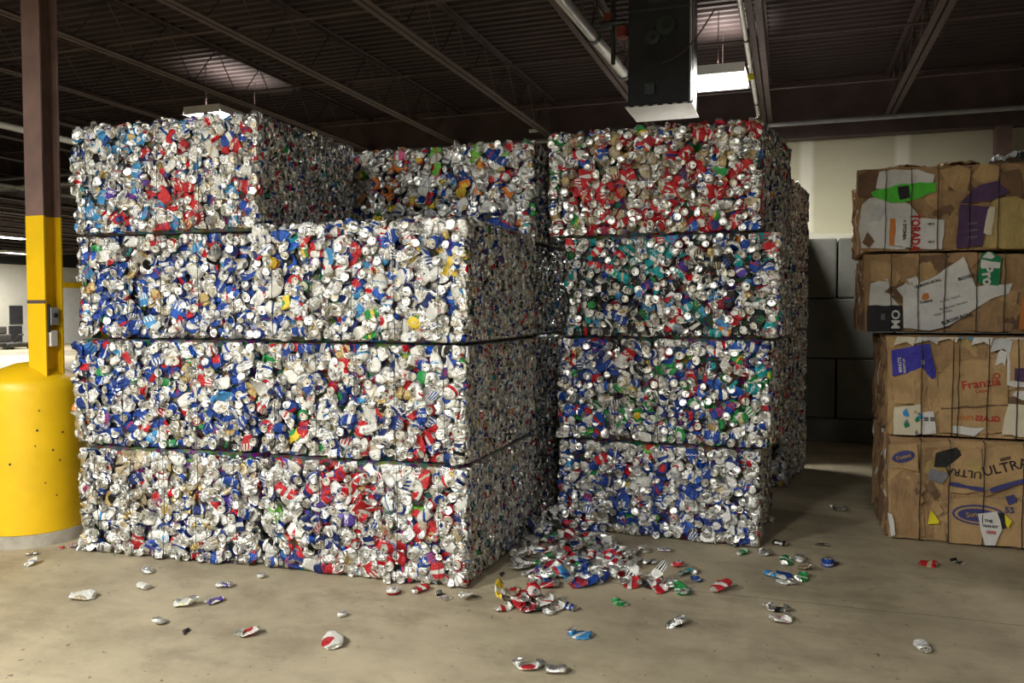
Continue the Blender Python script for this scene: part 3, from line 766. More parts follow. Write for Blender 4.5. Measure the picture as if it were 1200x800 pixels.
# middle column M, set back
for i in range(4):
    a, b = lay(i)
    bale([(-3.55, 5.95), (-1.89+.03*(i % 2), 5.93), (-1.89+.03*(i % 2), 7.2), (-3.55, 7.2)], a, b + (.03 if i == 3 else 0), 'm', ['lowest bale of the set-back middle stack, only a sliver beside the gap', 'second bale of the set-back middle stack, a sliver beside the gap', 'third bale of the set-back middle stack, just under its top bale', 'top bale of the set-back middle stack with orange and pink cans'][i], sides='R', sden=.0009, top=(i == 3), nparts=100 if i == 3 else 30)
# right column C
bale([(-1.66, 5.95), (-.185, 5.90), (-.12, 7.2), (-1.60, 7.2)], Z[0]+.005, .70, 'c1', 'floor level bale of the right stack, blue and silver cans, behind the spill', sides='RL', sden=.0007)
bale([(-1.66, 5.93), (-.12, 5.90), (.04, 7.2), (-1.60, 7.2)], .71, 1.475, 'c2', 'second bale of the right stack with green cans among the blue', sides='RL', sden=.0007)
bale([(-1.60, 5.92), (-.065, 5.90), (.06, 7.2), (-1.52, 7.2)], 1.485, 2.225, 'c3', 'third bale of the right stack full of black and teal cans', sides='RL', sden=.0007)
bale([(-1.735, 5.92), (-.20, 5.90), (.01, 7.15), (-1.60, 7.2)], 2.235, 3.0, 'c4', 'topmost bale of the right stack crowded with red and tan cans', sides='RL', sden=.0005, top=True)
for i in range(4):
    a, b = lay(i)
    bale([(-1.5, 8.05), (-.01, 8.0), (.185, 9.1), (-1.3, 9.2)], a, b-(.03 if i == 3 else 0), 'd', ['lowest can bale in the dark alley behind the right stack', 'second can bale up in the dark alley behind the right stack', 'third can bale up in the alley behind the right stack', 'top can bale peeking out behind the right stack before the drywall'][i], sides='R', sden=.0009, nparts=20, wires=False, top=(i == 3), cell=.008)

for i in range(4):
    a, b = lay(i)
    bale([(-1.5, 9.35), (.02, 9.3), (.10, 10.75), (-1.4, 10.8)], a, b-(.03 if i == 3 else 0), 'd', ['lowest can bale at the very back of the alley by the blocks', 'second can bale up at the very back of the alley', 'third can bale up at the very back of the alley', 'top can bale at the very back beside the concrete blocks'][i], sides='R', sden=.0012, nparts=12, wires=False, top=(i == 3), cell=.012)

# ------------------------------------------------------------ cardboard bales
def card_mat(name, col, vary=.2, rough=.8):
    col = tuple(q*.82 for q in col)
    m, nt, bs = newmat(name); o = mapped(nt)
    c = mix(nt, ramp(nt, noise(nt, 6, 6, o), .3, .7), tuple(q*(1-vary) for q in col), tuple(min(1, q*(1+vary)) for q in col))
    nt.links.new(c, bs.inputs['Base Color']); bs.inputs['Roughness'].default_value = rough
    bs.inputs['Specular IOR Level'].default_value = .25
    bump(nt, bs, noise(nt, 9, 7, o, .7), .9, .02)
    c2_ = mix(nt, mth(nt, 'MULTIPLY', ramp(nt, noise(nt, 2.3, 6, o, .7), .5, .75), .55), c, tuple(q*.45 for q in col)); nt.links.new(c2_, bs.inputs['Base Color'])
    return m
K = {'brown': card_mat('brown_cardboard', (.40, .25, .125)), 'tan': card_mat('tan_cardboard', (.50, .33, .16)), 'dkbrown': card_mat('dark_cardboard', (.20, .12, .07)),
     'ochre': card_mat('ochre_cardboard', (.48, .36, .14)), 'white': card_mat('white_cardboard', (.74, .73, .70), .08), 'cream': card_mat('cream_cardboard', (.75, .68, .52), .1),
     'green': card_mat('green_carton', (.10, .62, .05), .1, .5), 'purple': card_mat('purple_carton', (.10, .055, .13), .2), 'blue': card_mat('blue_bag_film', (.05, .045, .42), .2, .3),
     'black': card_mat('black_carton', (.02, .02, .022), .2, .5), 'dgreen': card_mat('dark_green_carton', (.02, .24, .10), .15), 'ink': card_mat('black_ink', (.03, .025, .03), .1),
     'redink': card_mat('red_ink', (.55, .03, .03), .1), 'blueink': card_mat('blue_ink', (.07, .07, .22), .1), 'yellow': card_mat('yellow_paper', (.85, .72, .03), .1),
     'orange': card_mat('orange_print', (.62, .22, .06), .1), 'film': card_mat('clear_film', (.6, .62, .62), .2, .25), 'lblue': card_mat('light_blue_film', (.05, .3, .68), .1, .4), 'grey': card_mat('grey_print', (.25, .25, .28), .2)}
def cdisp(x, z, s, r=1.0):
    big = .012*math.sin(x*6+1)+.008*math.sin(z*9+x*4)
    return big + r*(.0022*math.sin(x*21+s)+.0022*math.sin(z*25+s*2.1+x*9))
def sheet(root, pts, Y, mat, off, name='cardboard_sheet', label=None, seed=0, jag=.006, sub=3, thick=.004, rough=1.0, tilt=0):
    """pts: outline (x, z) on the bale's front plane y=Y; off: how far it stands proud"""
    org = root.location
    bm = bmesh.new(); vs = []
    n = len(pts)
    for i in range(n):
        a, b = Vector(pts[i]), Vector(pts[(i+1) % n]); L = (b-a).length; k = max(1, int(L/.05))
        for j in range(k):
            p = a.lerp(b, j/k); nn = Vector((-(b-a).y, (b-a).x)).normalized()*rnd.uniform(-jag, jag)*(0 if j == 0 else 1)
            vs.append(bm.verts.new((p.x+nn.x, 0, p.y+nn.y)))
    f = bm.faces.new(vs)
    bmesh.ops.triangulate(bm, faces=[f])
    for _ in range(sub):
        es = [e for e in bm.edges if e.calc_length() > .07]
        if not es: break
        bmesh.ops.subdivide_edges(bm, edges=es, cuts=1); bmesh.ops.triangulate(bm, faces=bm.faces[:])
    x0 = sum(p[0] for p in pts)/n
    if rough == 1.0 and mat in ('brown', 'tan', 'dkbrown', 'ochre'): rough = 2.6
    for v in bm.verts:
        x, z = v.co.x, v.co.z
        dv = cdisp(x, z, seed, rough) + rnd.uniform(-.0009, .0009)*rough
        z = min(max(z, org.z+.004), org.z+ZH[0])
        v.co = (x-org.x, Y-org.y-off*1.5+dv+(x-x0)*tilt*.4, z-org.z)
    bmesh.ops.recalc_face_normals(bm, faces=bm.faces[:])
    me = bpy.data.meshes.new(name)
    geo = bmesh.ops.extrude_face_region(bm, geom=bm.faces[:])
    for v in [g for g in geo['geom'] if isinstance(g, bmesh.types.BMVert)]: v.co.y += thick
    bmesh.ops.recalc_face_normals(bm, faces=bm.faces[:])
    bm.to_mesh(me); bm.free()
    o = link(name, me, root, [K[mat]])
    if label: o['label'] = label
    return o
def text_on(parent, root, body, x, z, Y, size, rot, mat, off, seed, rough=1.0, name='printed_text', sx=1.0, bold=.004, mirror=False):
    cu = bpy.data.curves.new(name, 'FONT'); cu.body = body; cu.size = size; cu.align_x = 'CENTER'; cu.align_y = 'CENTER'; cu.offset = bold*size*6; cu.resolution_u = 2
    ob = bpy.data.objects.new(name, cu); COL.objects.link(ob)
    me = bpy.data.meshes.new_from_object(ob); bpy.data.objects.remove(ob); bpy.data.curves.remove(cu)
    bm = bmesh.new(); bm.from_mesh(me)
    for _ in range(2):
        es = [e for e in bm.edges if e.calc_length() > .03]
        if es: bmesh.ops.subdivide_edges(bm, edges=es, cuts=1); bmesh.ops.triangulate(bm, faces=bm.faces[:])
    c, s = math.cos(rot), math.sin(rot); org = root.location
    for v in bm.verts:
        tx, tz = v.co.x*sx, v.co.y
        if mirror: tx = -tx
        X, Zz = x+tx*c-tz*s, z+tx*s+tz*c
        v.co = (X-org.x, Y-org.y-off*1.5-.0045+cdisp(X, Zz, seed, rough), Zz-org.z)
    bm.to_mesh(me); bm.free()
    return link(name, me, parent, [K[mat]])
ZH = [0]
def cbale(x0, x1, y0, y1, z0, z1, label):
    ZH[0] = z1-z0-.004 if z1 < 2.8 else z1-z0+.035
    root = empty('cardboard_bale', ((x0+x1)/2, (y0+y1)/2, z0)); tag(root, label, 'cardboard bale')
    c = root.location
    # pressed layers: many thin ragged sheets standing upright, one behind the other
    mb = {k: MB() for k in ('brown', 'dkbrown', 'tan', 'white')}
    y = y0+.012
    while y < y1:
        m = mb['brown'] if y < y0+.03 else mb[rnd.choice(['brown', 'dkbrown', 'dkbrown', 'tan', 'brown', 'dkbrown', 'brown', 'white'] if rnd.random() < .5 else ['brown', 'dkbrown'])]
        nseg = 7; th = rnd.uniform(.006, .02); b = len(m.v)
        lx = [x0+.015+rnd.uniform(-.03, .035) for _ in range(nseg+1)]; rx = x1+rnd.uniform(-.04, .02)
        dy = [rnd.uniform(-.008, .008) for _ in range(nseg+1)]; tz = z1-.015+rnd.uniform(-.03, .012); bz = z0+.004+rnd.uniform(0, .012)
        for i in range(nseg+1):
            zz = bz+(tz-bz)*i/nseg
            for (X, D) in ((lx[i], 0), (lx[i], th), (rx, th), (rx, 0)): m.v.append((X-c.x, y+D+dy[i]*(1 if X < c.x else 0)-c.y, zz-c.z))
        for i in range(nseg):
            for k in range(4): m.f.append((b+4*i+k, b+4*i+(k+1) % 4, b+4*i+4+(k+1) % 4, b+4*i+4+k))
        m.f.append((b+3, b+2, b+1, b)); e = b+4*nseg; m.f.append((e, e+1, e+2, e+3))
        y += th*rnd.uniform(.9, 1.5)
    for k, m in mb.items():
        if m.v: tag(m.build('pressed_layers', K[k], root), kind='stuff')
    MB().box(x0+.05-c.x, x1-.05-c.x, y0+.06-c.y, y1-.04-c.y, .012, z1-z0-.05).build('core', K['dkbrown'], root)
    return root
def cwires(root, xs, Y, z0, z1, depth=1.15):
    c = root.location
    for x in xs:
        pts = []
        for j in range(9):
            z = z0+.01+(z1-z0-.02)*j/8; pts.append((x-c.x+rnd.uniform(-.004, .004), Y-c.y-.040+cdisp(x, z, 0)+rnd.uniform(-.003, .002), z-c.z))
        pts += [(x-c.x, Y-c.y+depth, z1-.01-c.z), (x-c.x, Y-c.y+depth, z0+.01-c.z), pts[0]]
        MB().tube(pts, .0035, 6, caps=False).build('baling_wire', M['wire'], root)
def filler(root, x0, x1, z0, z1, Y, seed, n):
    rr = random.Random(seed)
    for i in range(n):
        x, z = rr.uniform(x0+.1, x1-.1), rr.uniform(z0+.08, z1-.08); k = rr.randint(4, 6); a0 = rr.uniform(0, 6)
        r1, r2 = rr.uniform(.09, .22), rr.uniform(.06, .14)
        pts = [(max(x0+.01, x+r1*math.cos(a0+2*PI*j/k)*rr.uniform(.7, 1.2)), z+r2*math.sin(a0+2*PI*j/k)*rr.uniform(.7, 1.2)) for j in range(k)]
        cx_ = sum(p[0] for p in pts)/k; cz_ = sum(p[1] for p in pts)/k; pts.sort(key=lambda p: math.atan2(p[1]-cz_, p[0]-cx_))
        sheet(root, pts, Y, rr.choice(['brown', 'tan', 'dkbrown', 'brown', 'tan', 'dkbrown', 'ochre']), .008+.0012*i, seed=seed+i, tilt=rr.uniform(-.12, .12), jag=.012)
def PX(Y): return lambda *pp: [(aty(a, b, Y).x, aty(a, b, Y).z) for a, b in pp]
YU, YL = 7.0, 6.5
# --- top tier
kb = cbale(.545, 2.25, YU, 8.2, 2.135, 2.80, 'topmost cardboard bale with a white carton and bright green strip')
q = PX(YU)
sheet(kb, q((1006, 294), (1004, 200), (1060, 196), (1110, 194), (1185, 192), (1215, 196), (1215, 296)), YU, 'brown', .004, seed=1)
filler(kb, .56, 1.7, 2.14, 2.80, YU, 5, 9)
sheet(kb, q((1005, 232), (1006, 206), (1020, 199), (1034, 201), (1028, 232)), YU, 'dkbrown', .016, seed=2)
s1 = sheet(kb, q((1026, 222), (1030, 202), (1048, 199), (1075, 199), (1095, 205), (1093, 214), (1060, 222)), YU, 'white', .02, seed=3, label='crumpled white flap')
s2 = sheet(kb, q((1020, 226), (1058, 216), (1096, 214), (1096, 225), (1066, 236), (1044, 238), (1022, 231)), YU, 'green', .026, seed=3, label='bright green carton strip')
sheet(s2 and kb, q((1051, 220), (1064, 218), (1066, 232), (1054, 235)), YU, 'black', .031, seed=3, label='black patch on the green strip')
sheet(kb, q((1009, 291), (1006, 270), (1010, 240), (1022, 230), (1050, 231), (1066, 240), (1080, 256), (1060, 292)), YU, 'white', .014, seed=4, label='large crumpled white sheet')
sheet(kb, q((1018, 260), (1026, 244), (1036, 246), (1030, 258)), YU, 'film', .021, seed=4)
sheet(kb, q((1010, 285), (1016, 272), (1024, 283), (1018, 291)), YU, 'dkbrown', .021, seed=4)
sheet(kb, q((1066, 238), (1082, 226), (1100, 222), (1132, 226), (1142, 262), (1120, 294), (1100, 290), (1086, 256)), YU, 'brown', .018, seed=5)
sheet(kb, q((1100, 200), (1122, 194), (1138, 200), (1132, 232), (1112, 218)), YU, 'tan', .022, seed=6, tilt=.15)
tor = sheet(kb, q((1041, 287), (1040, 256), (1066, 256), (1106, 258), (1103, 292), (1070, 291)), YU, 'white', .028, seed=7, rough=.4, label='white carton printed in red')
sheet(kb, q((1041, 288), (1042, 257), (1048, 257), (1047, 288)), YU, 'orange', .032, seed=7, rough=.4, name='printed_stripe', label='orange brown stripe', thick=.002)
tp = aty(1071, 273, YU)
text_on(tor, kb, 'TORADA', tp.x, tp.z, YU, .088, -PI/2, 'redink', .031, 7, .4, bold=.006, sx=.8)
tp = aty(1058.5, 270, YU); text_on(tor, kb, '+ STONIA', tp.x, tp.z, YU, .035, -PI/2, 'ink', .031, 7, .4)
for (a, b) in ((1090, 263), (1090, 284)):
    tp = aty(a, b, YU); text_on(tor, kb, 'IIIII II', tp.x, tp.z, YU, .022, 0, 'ink', .031, 7, .4)
sheet(kb, q((1124, 238), (1146, 218), (1166, 213), (1180, 226), (1160, 236)), YU, 'purple', .034, seed=8, tilt=-.2, label='dark purple folded flap')
sheet(kb, q((1120, 291), (1124, 240), (1158, 243), (1150, 288)), YU, 'purple', .03, seed=9, rough=.5, label='dark purple printed panel')
for (x_, z_) in (((1138, 262)), ((1138, 270)), ((1138, 278))):
    tp = aty(x_, z_, YU); text_on(kb, kb, 'oooo', tp.x, tp.z, YU, .03, .1, 'grey', .034, 9, .5, name='printed_mark')
sheet(kb, q((1150, 290), (1162, 234), (1188, 231), (1212, 240), (1212, 295)), YU, 'ochre', .024, seed=10)
sheet(kb, q((1151, 275), (1157, 243), (1165, 243), (1161, 276)), YU, 'cream', .032, seed=10, label='pale torn strip')
sheet(kb, q((1136, 208), (1150, 192), (1168, 196), (1172, 212), (1152, 216)), YU, 'tan', .028, seed=11, tilt=.1)
sheet(kb, q((1166, 216), (1170, 203), (1192, 199), (1196, 232), (1180, 234)), YU, 'dkbrown', .03, seed=12)
cwires(kb, [aty(a, 240, YU).x for a in (1037, 1067, 1098, 1135, 1168, 1200)], YU-.02, 2.14, 2.78)
# --- second tier
kb = cbale(.57, 2.25, YU, 8.2, 1.505, 2.125, 'cardboard bale second from the top with a white sheet and a green Pro box')
sheet(kb, q((1014, 388), (1012, 298), (1080, 296), (1130, 296), (1215, 298), (1215, 390)), YU, 'brown', .004, seed=21)
filler(kb, .58, 1.7, 1.51, 2.12, YU, 15, 10)
sheet(kb, q((1020, 330), (1020, 304), (1040, 308), (1041, 330)), YU, 'tan', .014, seed=22)
sheet(kb, q((1046, 326), (1042, 300), (1072, 302), (1074, 324)), YU, 'brown', .016, seed=23)
sheet(kb, q((1074, 330), (1078, 300), (1108, 298), (1120, 312), (1100, 330)), YU, 'dkbrown', .014, seed=24, tilt=.1)
sheet(kb, q((1106, 310), (1118, 294), (1136, 292), (1150, 300), (1136, 316)), YU, 'brown', .02, seed=25, tilt=-.15)
sheet(kb, q((1018, 358), (1020, 332), (1040, 326), (1044, 348), (1056, 360)), YU, 'white', .018, seed=26, label='white torn scrap')
wob = sheet(kb, q((1015, 388), (1016, 358), (1056, 358), (1056, 388)), YU, 'black', .024, seed=27, rough=.4, label='black carton panel')
tp = aty(1049, 374, YU); text_on(wob, kb, 'MO', tp.x, tp.z, YU, .085, PI/2, 'white', .027, 27, .4, sx=1.1)
tp = aty(1034, 371, YU); text_on(wob, kb, 'IIIII', tp.x, tp.z, YU, .04, PI/2, 'grey', .027, 27, .4)
sheet(kb, q((1058, 384), (1066, 356), (1050, 338), (1072, 326), (1078, 340), (1078, 386)), YU, 'white', .020, seed=28, label='white torn sheet')
sheet(kb, q((1062, 327), (1074, 324), (1078, 334), (1070, 336)), YU, 'white', .026, seed=28)
wh = sheet(kb, q((1074, 386), (1072, 334), (1098, 322), (1108, 314), (1128, 301), (1142, 336), (1160, 334), (1184, 332), (1180, 344), (1160, 350), (1112, 381), (1088, 387)), YU, 'white', .030, seed=29, rough=.5, label='large white printed sheet')
for (a, b, tx, sz, rt) in ((1087, 332, 'ELBOW-ROLL', .030, .33), (1131, 325, 'BOXED', .034, .3), (1120, 373, 'ELBOW-ROLL', .036, .35), (1084, 353, 'Cuisine', .030, .2)):
    tp = aty(a, b, YU); text_on(wh, kb, tx, tp.x, tp.z, YU, sz, rt, 'ink', .033, 29, .5)
for (a, b, tx) in ((1112, 350, 'Quality Foods'), (1116, 358, 'Restaurant Service'), (1104, 366, 'Keep Frozen')):
    tp = aty(a, b, YU); text_on(wh, kb, tx, tp.x, tp.z, YU, .026, .32, 'grey', .033, 29, .5, bold=.001)
sheet(kb, q((1079, 350), (1081, 344), (1087, 343), (1088, 349), (1083, 352)), YU, 'orange', .033, name='printed_emblem', seed=29, rough=.5, thick=.002)
gp = sheet(kb, q((1144, 331), (1148, 298), (1156, 291), (1165, 299), (1172, 302), (1168, 335), (1152, 333)), YU, 'dgreen', .030, seed=30, rough=.5, label='green and white box')
sheet(kb, q((1147, 313), (1148, 304), (1170, 308), (1169, 315)), YU, 'white', .034, seed=30, rough=.5, name='printed_stripe', thick=.002)
sheet(kb, q((1149, 302), (1156, 293), (1164, 301), (1160, 304)), YU, 'white', .034, seed=30, rough=.5, name='printed_stripe', thick=.002)
tp = aty(1155, 323, YU); text_on(gp, kb, 'Pro', tp.x, tp.z, YU, .105, -PI/2+.1, 'white', .033, 30, .5, bold=.006)
sheet(kb, q((1172, 340), (1174, 304), (1212, 300), (1212, 345)), YU, 'brown', .020, seed=31)
sheet(kb, q((1112, 388), (1118, 376), (1160, 352), (1182, 346), (1196, 362), (1184, 388)), YU, 'brown', .018, seed=32)
sheet(kb, q((1192, 386), (1196, 348), (1214, 346), (1214, 388)), YU, 'orange', .024, seed=33, label='orange brown printed carton')
cwires(kb, [aty(a, 340, YU).x for a in (1043, 1075, 1106, 1143, 1175)], YU-.02, 1.51, 2.12)
# --- lower tiers
q = PX(YL)
kb = cbale(.70, 2.45, YL, 7.7, .775, 1.495, 'cardboard bale second from the floor with a shiny blue bag')
sheet(kb, q((1041, 513), (1040, 396), (1100, 394), (1215, 394), (1215, 515)), YL, 'tan', .004, seed=41)
filler(kb, .72, 1.8, .78, 1.49, YL, 25, 8)
bb = sheet(kb, q((1045, 440), (1044, 410), (1066, 406), (1089, 402), (1096, 440), (1092, 444), (1080, 432)), YL, 'blue', .022, seed=42, label='shiny blue printed bag', rough=1.2)
for (a, b, tx, sz) in ((1054, 427, 'MINUTE', .030), (1059, 428, 'READY LIV', .022), (1081, 424, 'IIIII', .028)):
    tp = aty(a, b, YL); text_on(bb, kb, tx, tp.x, tp.z, YL, sz, PI/2+.1, 'white', .025, 42, 1.2)
sheet(kb, q((1046, 472), (1046, 442), (1079, 430), (1098, 446), (1100, 480), (1080, 510), (1074, 500), (1070, 472)), YL, 'tan', .018, seed=43)
sheet(kb, q((1092, 436), (1094, 402), (1112, 397), (1135, 399), (1156, 412), (1152, 424), (1118, 424), (1104, 436)), YL, 'brown', .014, seed=44)
bx = sheet(kb, q((1100, 506), (1100, 440), (1116, 424), (1160, 420), (1178, 424), (1180, 505), (1150, 508)), YL, 'tan', .022, seed=45, rough=.6, label='flattened tan carton printed red')
for (a, b, tx, sz, rt) in ((1148, 449, 'Franzia', .085, .18), (1166, 440, 'O', .06, .1), (1149, 458, 'CASA', .03, .1)):
    tp = aty(a, b, YL); text_on(bx, kb, tx, tp.x, tp.z, YL, sz, rt, 'redink', .025, 45, .6, bold=.001)
tp = aty(1156, 490, YL); text_on(bx, kb, 'GLASS', tp.x, tp.z, YL, .055, 0, 'redink', .025, 45, .6, mirror=True, bold=.003)
tp = aty(1129, 489, YL); text_on(bx, kb, 'FRAG', tp.x, tp.z, YL, .045, 0, 'orange', .025, 45, .6, mirror=True)
sheet(kb, q((1102, 477), (1180, 473), (1180, 475), (1102, 479)), YL, 'dkbrown', .026, seed=45, rough=.6, name='fold_line', thick=.002)
sheet(kb, q((1046, 508), (1047, 476), (1078, 473), (1080, 506), (1062, 514)), YL, 'cream', .026, seed=46, label='patterned paper bag')
for i in range(9):
    a, b = 1050+rnd.uniform(0, 26), 480+rnd.uniform(0, 26); s_ = rnd.uniform(2, 5)
    sheet(kb, q((a, b), (a+s_, b-s_), (a+s_*1.6, b+s_*.5), (a+s_*.4, b+s_)), YL, rnd.choice(['grey', 'ochre', 'lblue', 'dgreen', 'grey']), .030, seed=46, name='printed_mark', thick=.002)
sheet(kb, q((1080, 508), (1080, 482), (1093, 481), (1096, 507)), YL, 'white', .026, seed=47, rough=.4, label='white barcode label')
tp = aty(1088, 490, YL); text_on(kb, kb, 'III\nIII', tp.x, tp.z, YL, .04, PI/2, 'ink', .029, 47, .4, name='barcode')
sheet(kb, q((1114, 506), (1114, 498), (1134, 500), (1154, 500), (1140, 510)), YL, 'white', .030, seed=48)
fr1 = sheet(kb, q((1178, 450), (1178, 394), (1215, 392), (1215, 454), (1186, 453)), YL, 'white', .028, seed=49, rough=.4, label='white framed carton end')
sheet(kb, q((1181, 445), (1181, 397), (1215, 396), (1215, 446)), YL, 'tan', .034, seed=49, rough=.4)
sheet(kb, q((1186, 445), (1186, 431), (1215, 430), (1215, 446)), YL, 'purple', .038, seed=49, rough=.4, thick=.003)
sheet(kb, q((1184, 462), (1188, 457), (1215, 458), (1215, 464), (1196, 468)), YL, 'white', .034, seed=50)
sheet(kb, q((1172, 508), (1180, 472), (1215, 474), (1215, 512)), YL, 'cream', .034, seed=51, rough=.6, label='cream torn sheet')
for i, (a, b, c_, d_, mt) in enumerate(((1046, 404, 1072, 392, 'cream'), (1070, 402, 1100, 391, 'film'), (1096, 400, 1122, 391, 'cream'), (1118, 398, 1140, 391, 'lblue'), (1136, 404, 1162, 392, 'white'), (1158, 412, 1184, 396, 'film'), (1164, 428, 1178, 410, 'white'))):
    sheet(kb, q((a, b), (a+4, d_+2), ((a+c_)/2, d_-1), (c_, d_+3), (c_-3, b+1), ((a+c_)/2+2, b-4)), YL, mt, .034+.003*(i % 3), seed=60+i, name='film_scrap', jag=.01)
cwires(kb, [aty(a, 450, YL).x for a in (1079, 1115, 1122, 1156, 1190)], YL-.02, .78, 1.49)
kb = cbale(.70, 2.45, YL, 7.7, .0, .765, 'floor level cardboard bale with upside down lettering')
sheet(kb, q((1041, 628), (1041, 520), (1100, 517), (1215, 518), (1215, 640), (1120, 634)), YL, 'tan', .004, seed=71)
filler(kb, .72, 1.8, .01, .76, YL, 35, 8)
sheet(kb, q((1043, 628), (1044, 560), (1060, 548), (1076, 556), (1076, 631)), YL, 'brown', .012, seed=72)
sa = sheet(kb, q((1042, 548), (1042, 520), (1074, 519), (1076, 552), (1060, 548)), YL, 'tan', .018, seed=73, label='tan panel with a dark blue oval')
def oval(parent, cxp, cyp, rx, rz, rot, mat, off, seed, rough):
    c0 = aty(cxp, cyp, YL); pts = []
    for i in range(20):
        a = 2*PI*i/20; x, z = rx*math.cos(a), rz*math.sin(a); pts.append((c0.x+x*math.cos(rot)-z*math.sin(rot), c0.z+x*math.sin(rot)+z*math.cos(rot)))
    o = sheet(kb, pts, YL, mat, off, seed=seed, rough=rough, jag=0, name='printed_oval', thick=.002); return o
oval(sa, 1058, 534, .078, .042, .3, 'blueink', .022, 73, 1)
tp = aty(1058, 534, YL); text_on(sa, kb, 'Dasani', tp.x, tp.z, YL, .038, .3, 'tan', .025, 73, 1)
sheet(kb, q((1076, 628), (1078, 525), (1110, 522), (1112, 632)), YL, 'brown', .010, seed=74)
sheet(kb, q((1094, 546), (1096, 530), (1120, 523), (1126, 532), (1108, 546)), YL, 'black', .024, seed=75, label='black torn panel')
sheet(kb, q((1086, 560), (1090, 548), (1112, 554), (1104, 566)), YL, 'grey', .022, seed=76)
ul = sheet(kb, q((1112, 576), (1110, 532), (1148, 524), (1152, 574), (1130, 578)), YL, 'tan', .022, seed=77, rough=.5, label='tan flap with upside down print')
tp = aty(1128, 553, YL); text_on(ul, kb, 'ULTRA', tp.x, tp.z, YL, .075, PI-.06, 'ink', .025, 77, .5, bold=.001)
ur = sheet(kb, q((1152, 574), (1150, 524), (1200, 518), (1215, 520), (1215, 556)), YL, 'tan', .024, seed=78, rough=.5, label='right tan flap with slanted print')
tp = aty(1176, 546, YL); text_on(ur, kb, 'ULTRA', tp.x, tp.z, YL, .095, .32, 'ink', .027, 78, .5, bold=.001)
tp = aty(1176, 536, YL); text_on(ur, kb, 'IIIIIIIII', tp.x, tp.z, YL, .03, .32, 'ink', .027, 78, .5)
sheet(kb, q((1112, 568), (1112, 564), (1152, 570), (1152, 575)), YL, 'blueink', .027, seed=77, rough=.5, name='printed_stripe', thick=.002)
sheet(kb, q((1160, 576), (1158, 571), (1215, 553), (1215, 559)), YL, 'blueink', .029, seed=78, rough=.5, name='printed_stripe', thick=.002)
lo = sheet(kb, q((1111, 634), (1110, 584), (1150, 581), (1215, 586), (1215, 640)), YL, 'tan', .026, seed=79, rough=.5, label='tan carton with a dark oval logo')
oval(lo, 1146, 602, .17, .072, 0, 'blueink', .030, 79, .5)
oval(lo, 1146, 602, .155, .060, 0, 'tan', .033, 79, .5); oval(lo, 1144, 602, .125, .046, 0, 'blueink', .036, 79, .5)
tp = aty(1137, 601, YL); text_on(lo, kb, 'Sun', tp.x, tp.z, YL, .05, .2, 'tan', .039, 79, .5)
tp = aty(1181, 596, YL); text_on(lo, kb, '55', tp.x, tp.z, YL, .06, 0, 'blueink', .029, 79, .5)
wl = sheet(kb, q((1144, 600), (1166, 597), (1172, 618), (1164, 636), (1152, 636)), YL, 'white', .042, seed=80, rough=.5, label='white torn label')
for (a, b, tx, sz) in ((1156, 608, 'THE', .028), (1158, 614, 'TRANSIT', .024), (1159, 621, 'IIIIIIII', .03)):
    tp = aty(a, b, YL); text_on(wl, kb, tx, tp.x, tp.z, YL, sz, 0, 'ink' if sz != .03 else 'redink', .045, 80, .5)
sheet(kb, q((1168, 618), (1168, 598), (1176, 600), (1176, 616)), YL, 'black', .040, seed=80)
sheet(kb, q((1176, 612), (1175, 600), (1183, 608), (1179, 616)), YL, 'yellow', .042, seed=80, label='yellow scrap')
sheet(kb, q((1086, 612), (1090, 596), (1100, 610), (1098, 612)), YL, 'yellow', .030, seed=81, label='yellow scrap')
sheet(kb, q((1043, 626), (1039, 598), (1044, 600), (1048, 624)), YL, 'white', .034, seed=82)
sheet(kb, q((1180, 590), (1176, 580), (1186, 577), (1190, 586)), YL, 'blueink', .034, seed=83, name='printed_mark', thick=.002)
for i in range(7):
    a = rnd.uniform(1060, 1100); b = rnd.uniform(548, 600)
    sheet(kb, q((a, b), (a+7, b-6), (a+12, b+4), (a+5, b+9)), YL, rnd.choice(['dkbrown', 'brown', 'tan']), .024+.002*i, seed=90+i, tilt=rnd.uniform(-.4, .4))
cwires(kb, [aty(a, 570, YL).x for a in (1077, 1111, 1151, 1196)], YL-.02, .01, .76)

for (rt_, z0_, z1_, Y_, x1_, sd_) in (('cardboard_bale', 2.14, 2.80, YU, 2.25, 105), ('cardboard_bale.001', 1.51, 2.12, YU, 2.25, 125), ('cardboard_bale.002', .78, 1.49, YL, 2.45, 145), ('cardboard_bale.003', .01, .76, YL, 2.45, 165)):
    kb = bpy.data.objects[rt_]; ZH[0] = z1_-kb.location.z
    filler(kb, 1.74, x1_, z0_, z1_, Y_, sd_, 9)
    cwires(kb, [1.85, 2.1], Y_-.02, z0_, z1_)
# film draped on the top cardboard bale
def rag(name, cxx, cyy, cz, rx, ry, rz, mat, label, seed, cat='film'):
    rr = np.random.RandomState(seed); m = MB(); n = 11
    for i in range(n):
        for j in range(n):
            u, v = i/(n-1)*2-1, j/(n-1)*2-1; f = 1-.25*(u*u*v*v)+rr.uniform(-.06, .06)
            z = cz+rz*(1-.8*(u*u+v*v)/2)*.7+rr.uniform(-1, 1)*rz*.22
            m.v.append((cxx+u*rx*f, cyy+v*ry*f, max(z, cz)))
    for i in range(n-1):
        for j in range(n-1): m.f.append((i*n+j, (i+1)*n+j, (i+1)*n+j+1, i*n+j+1))
    o = m.build(name, K[mat]); md = o.modifiers.new('thickness', 'SOLIDIFY'); md.thickness = .003
    tag(o, label, cat); return o
p = aty(1188, 190, 7.15)
rag('plastic_film', p.x+.07, 7.34, 2.81, .20, .23, .13, 'film', 'grey crumpled plastic film on the topmost cardboard bale', 3)
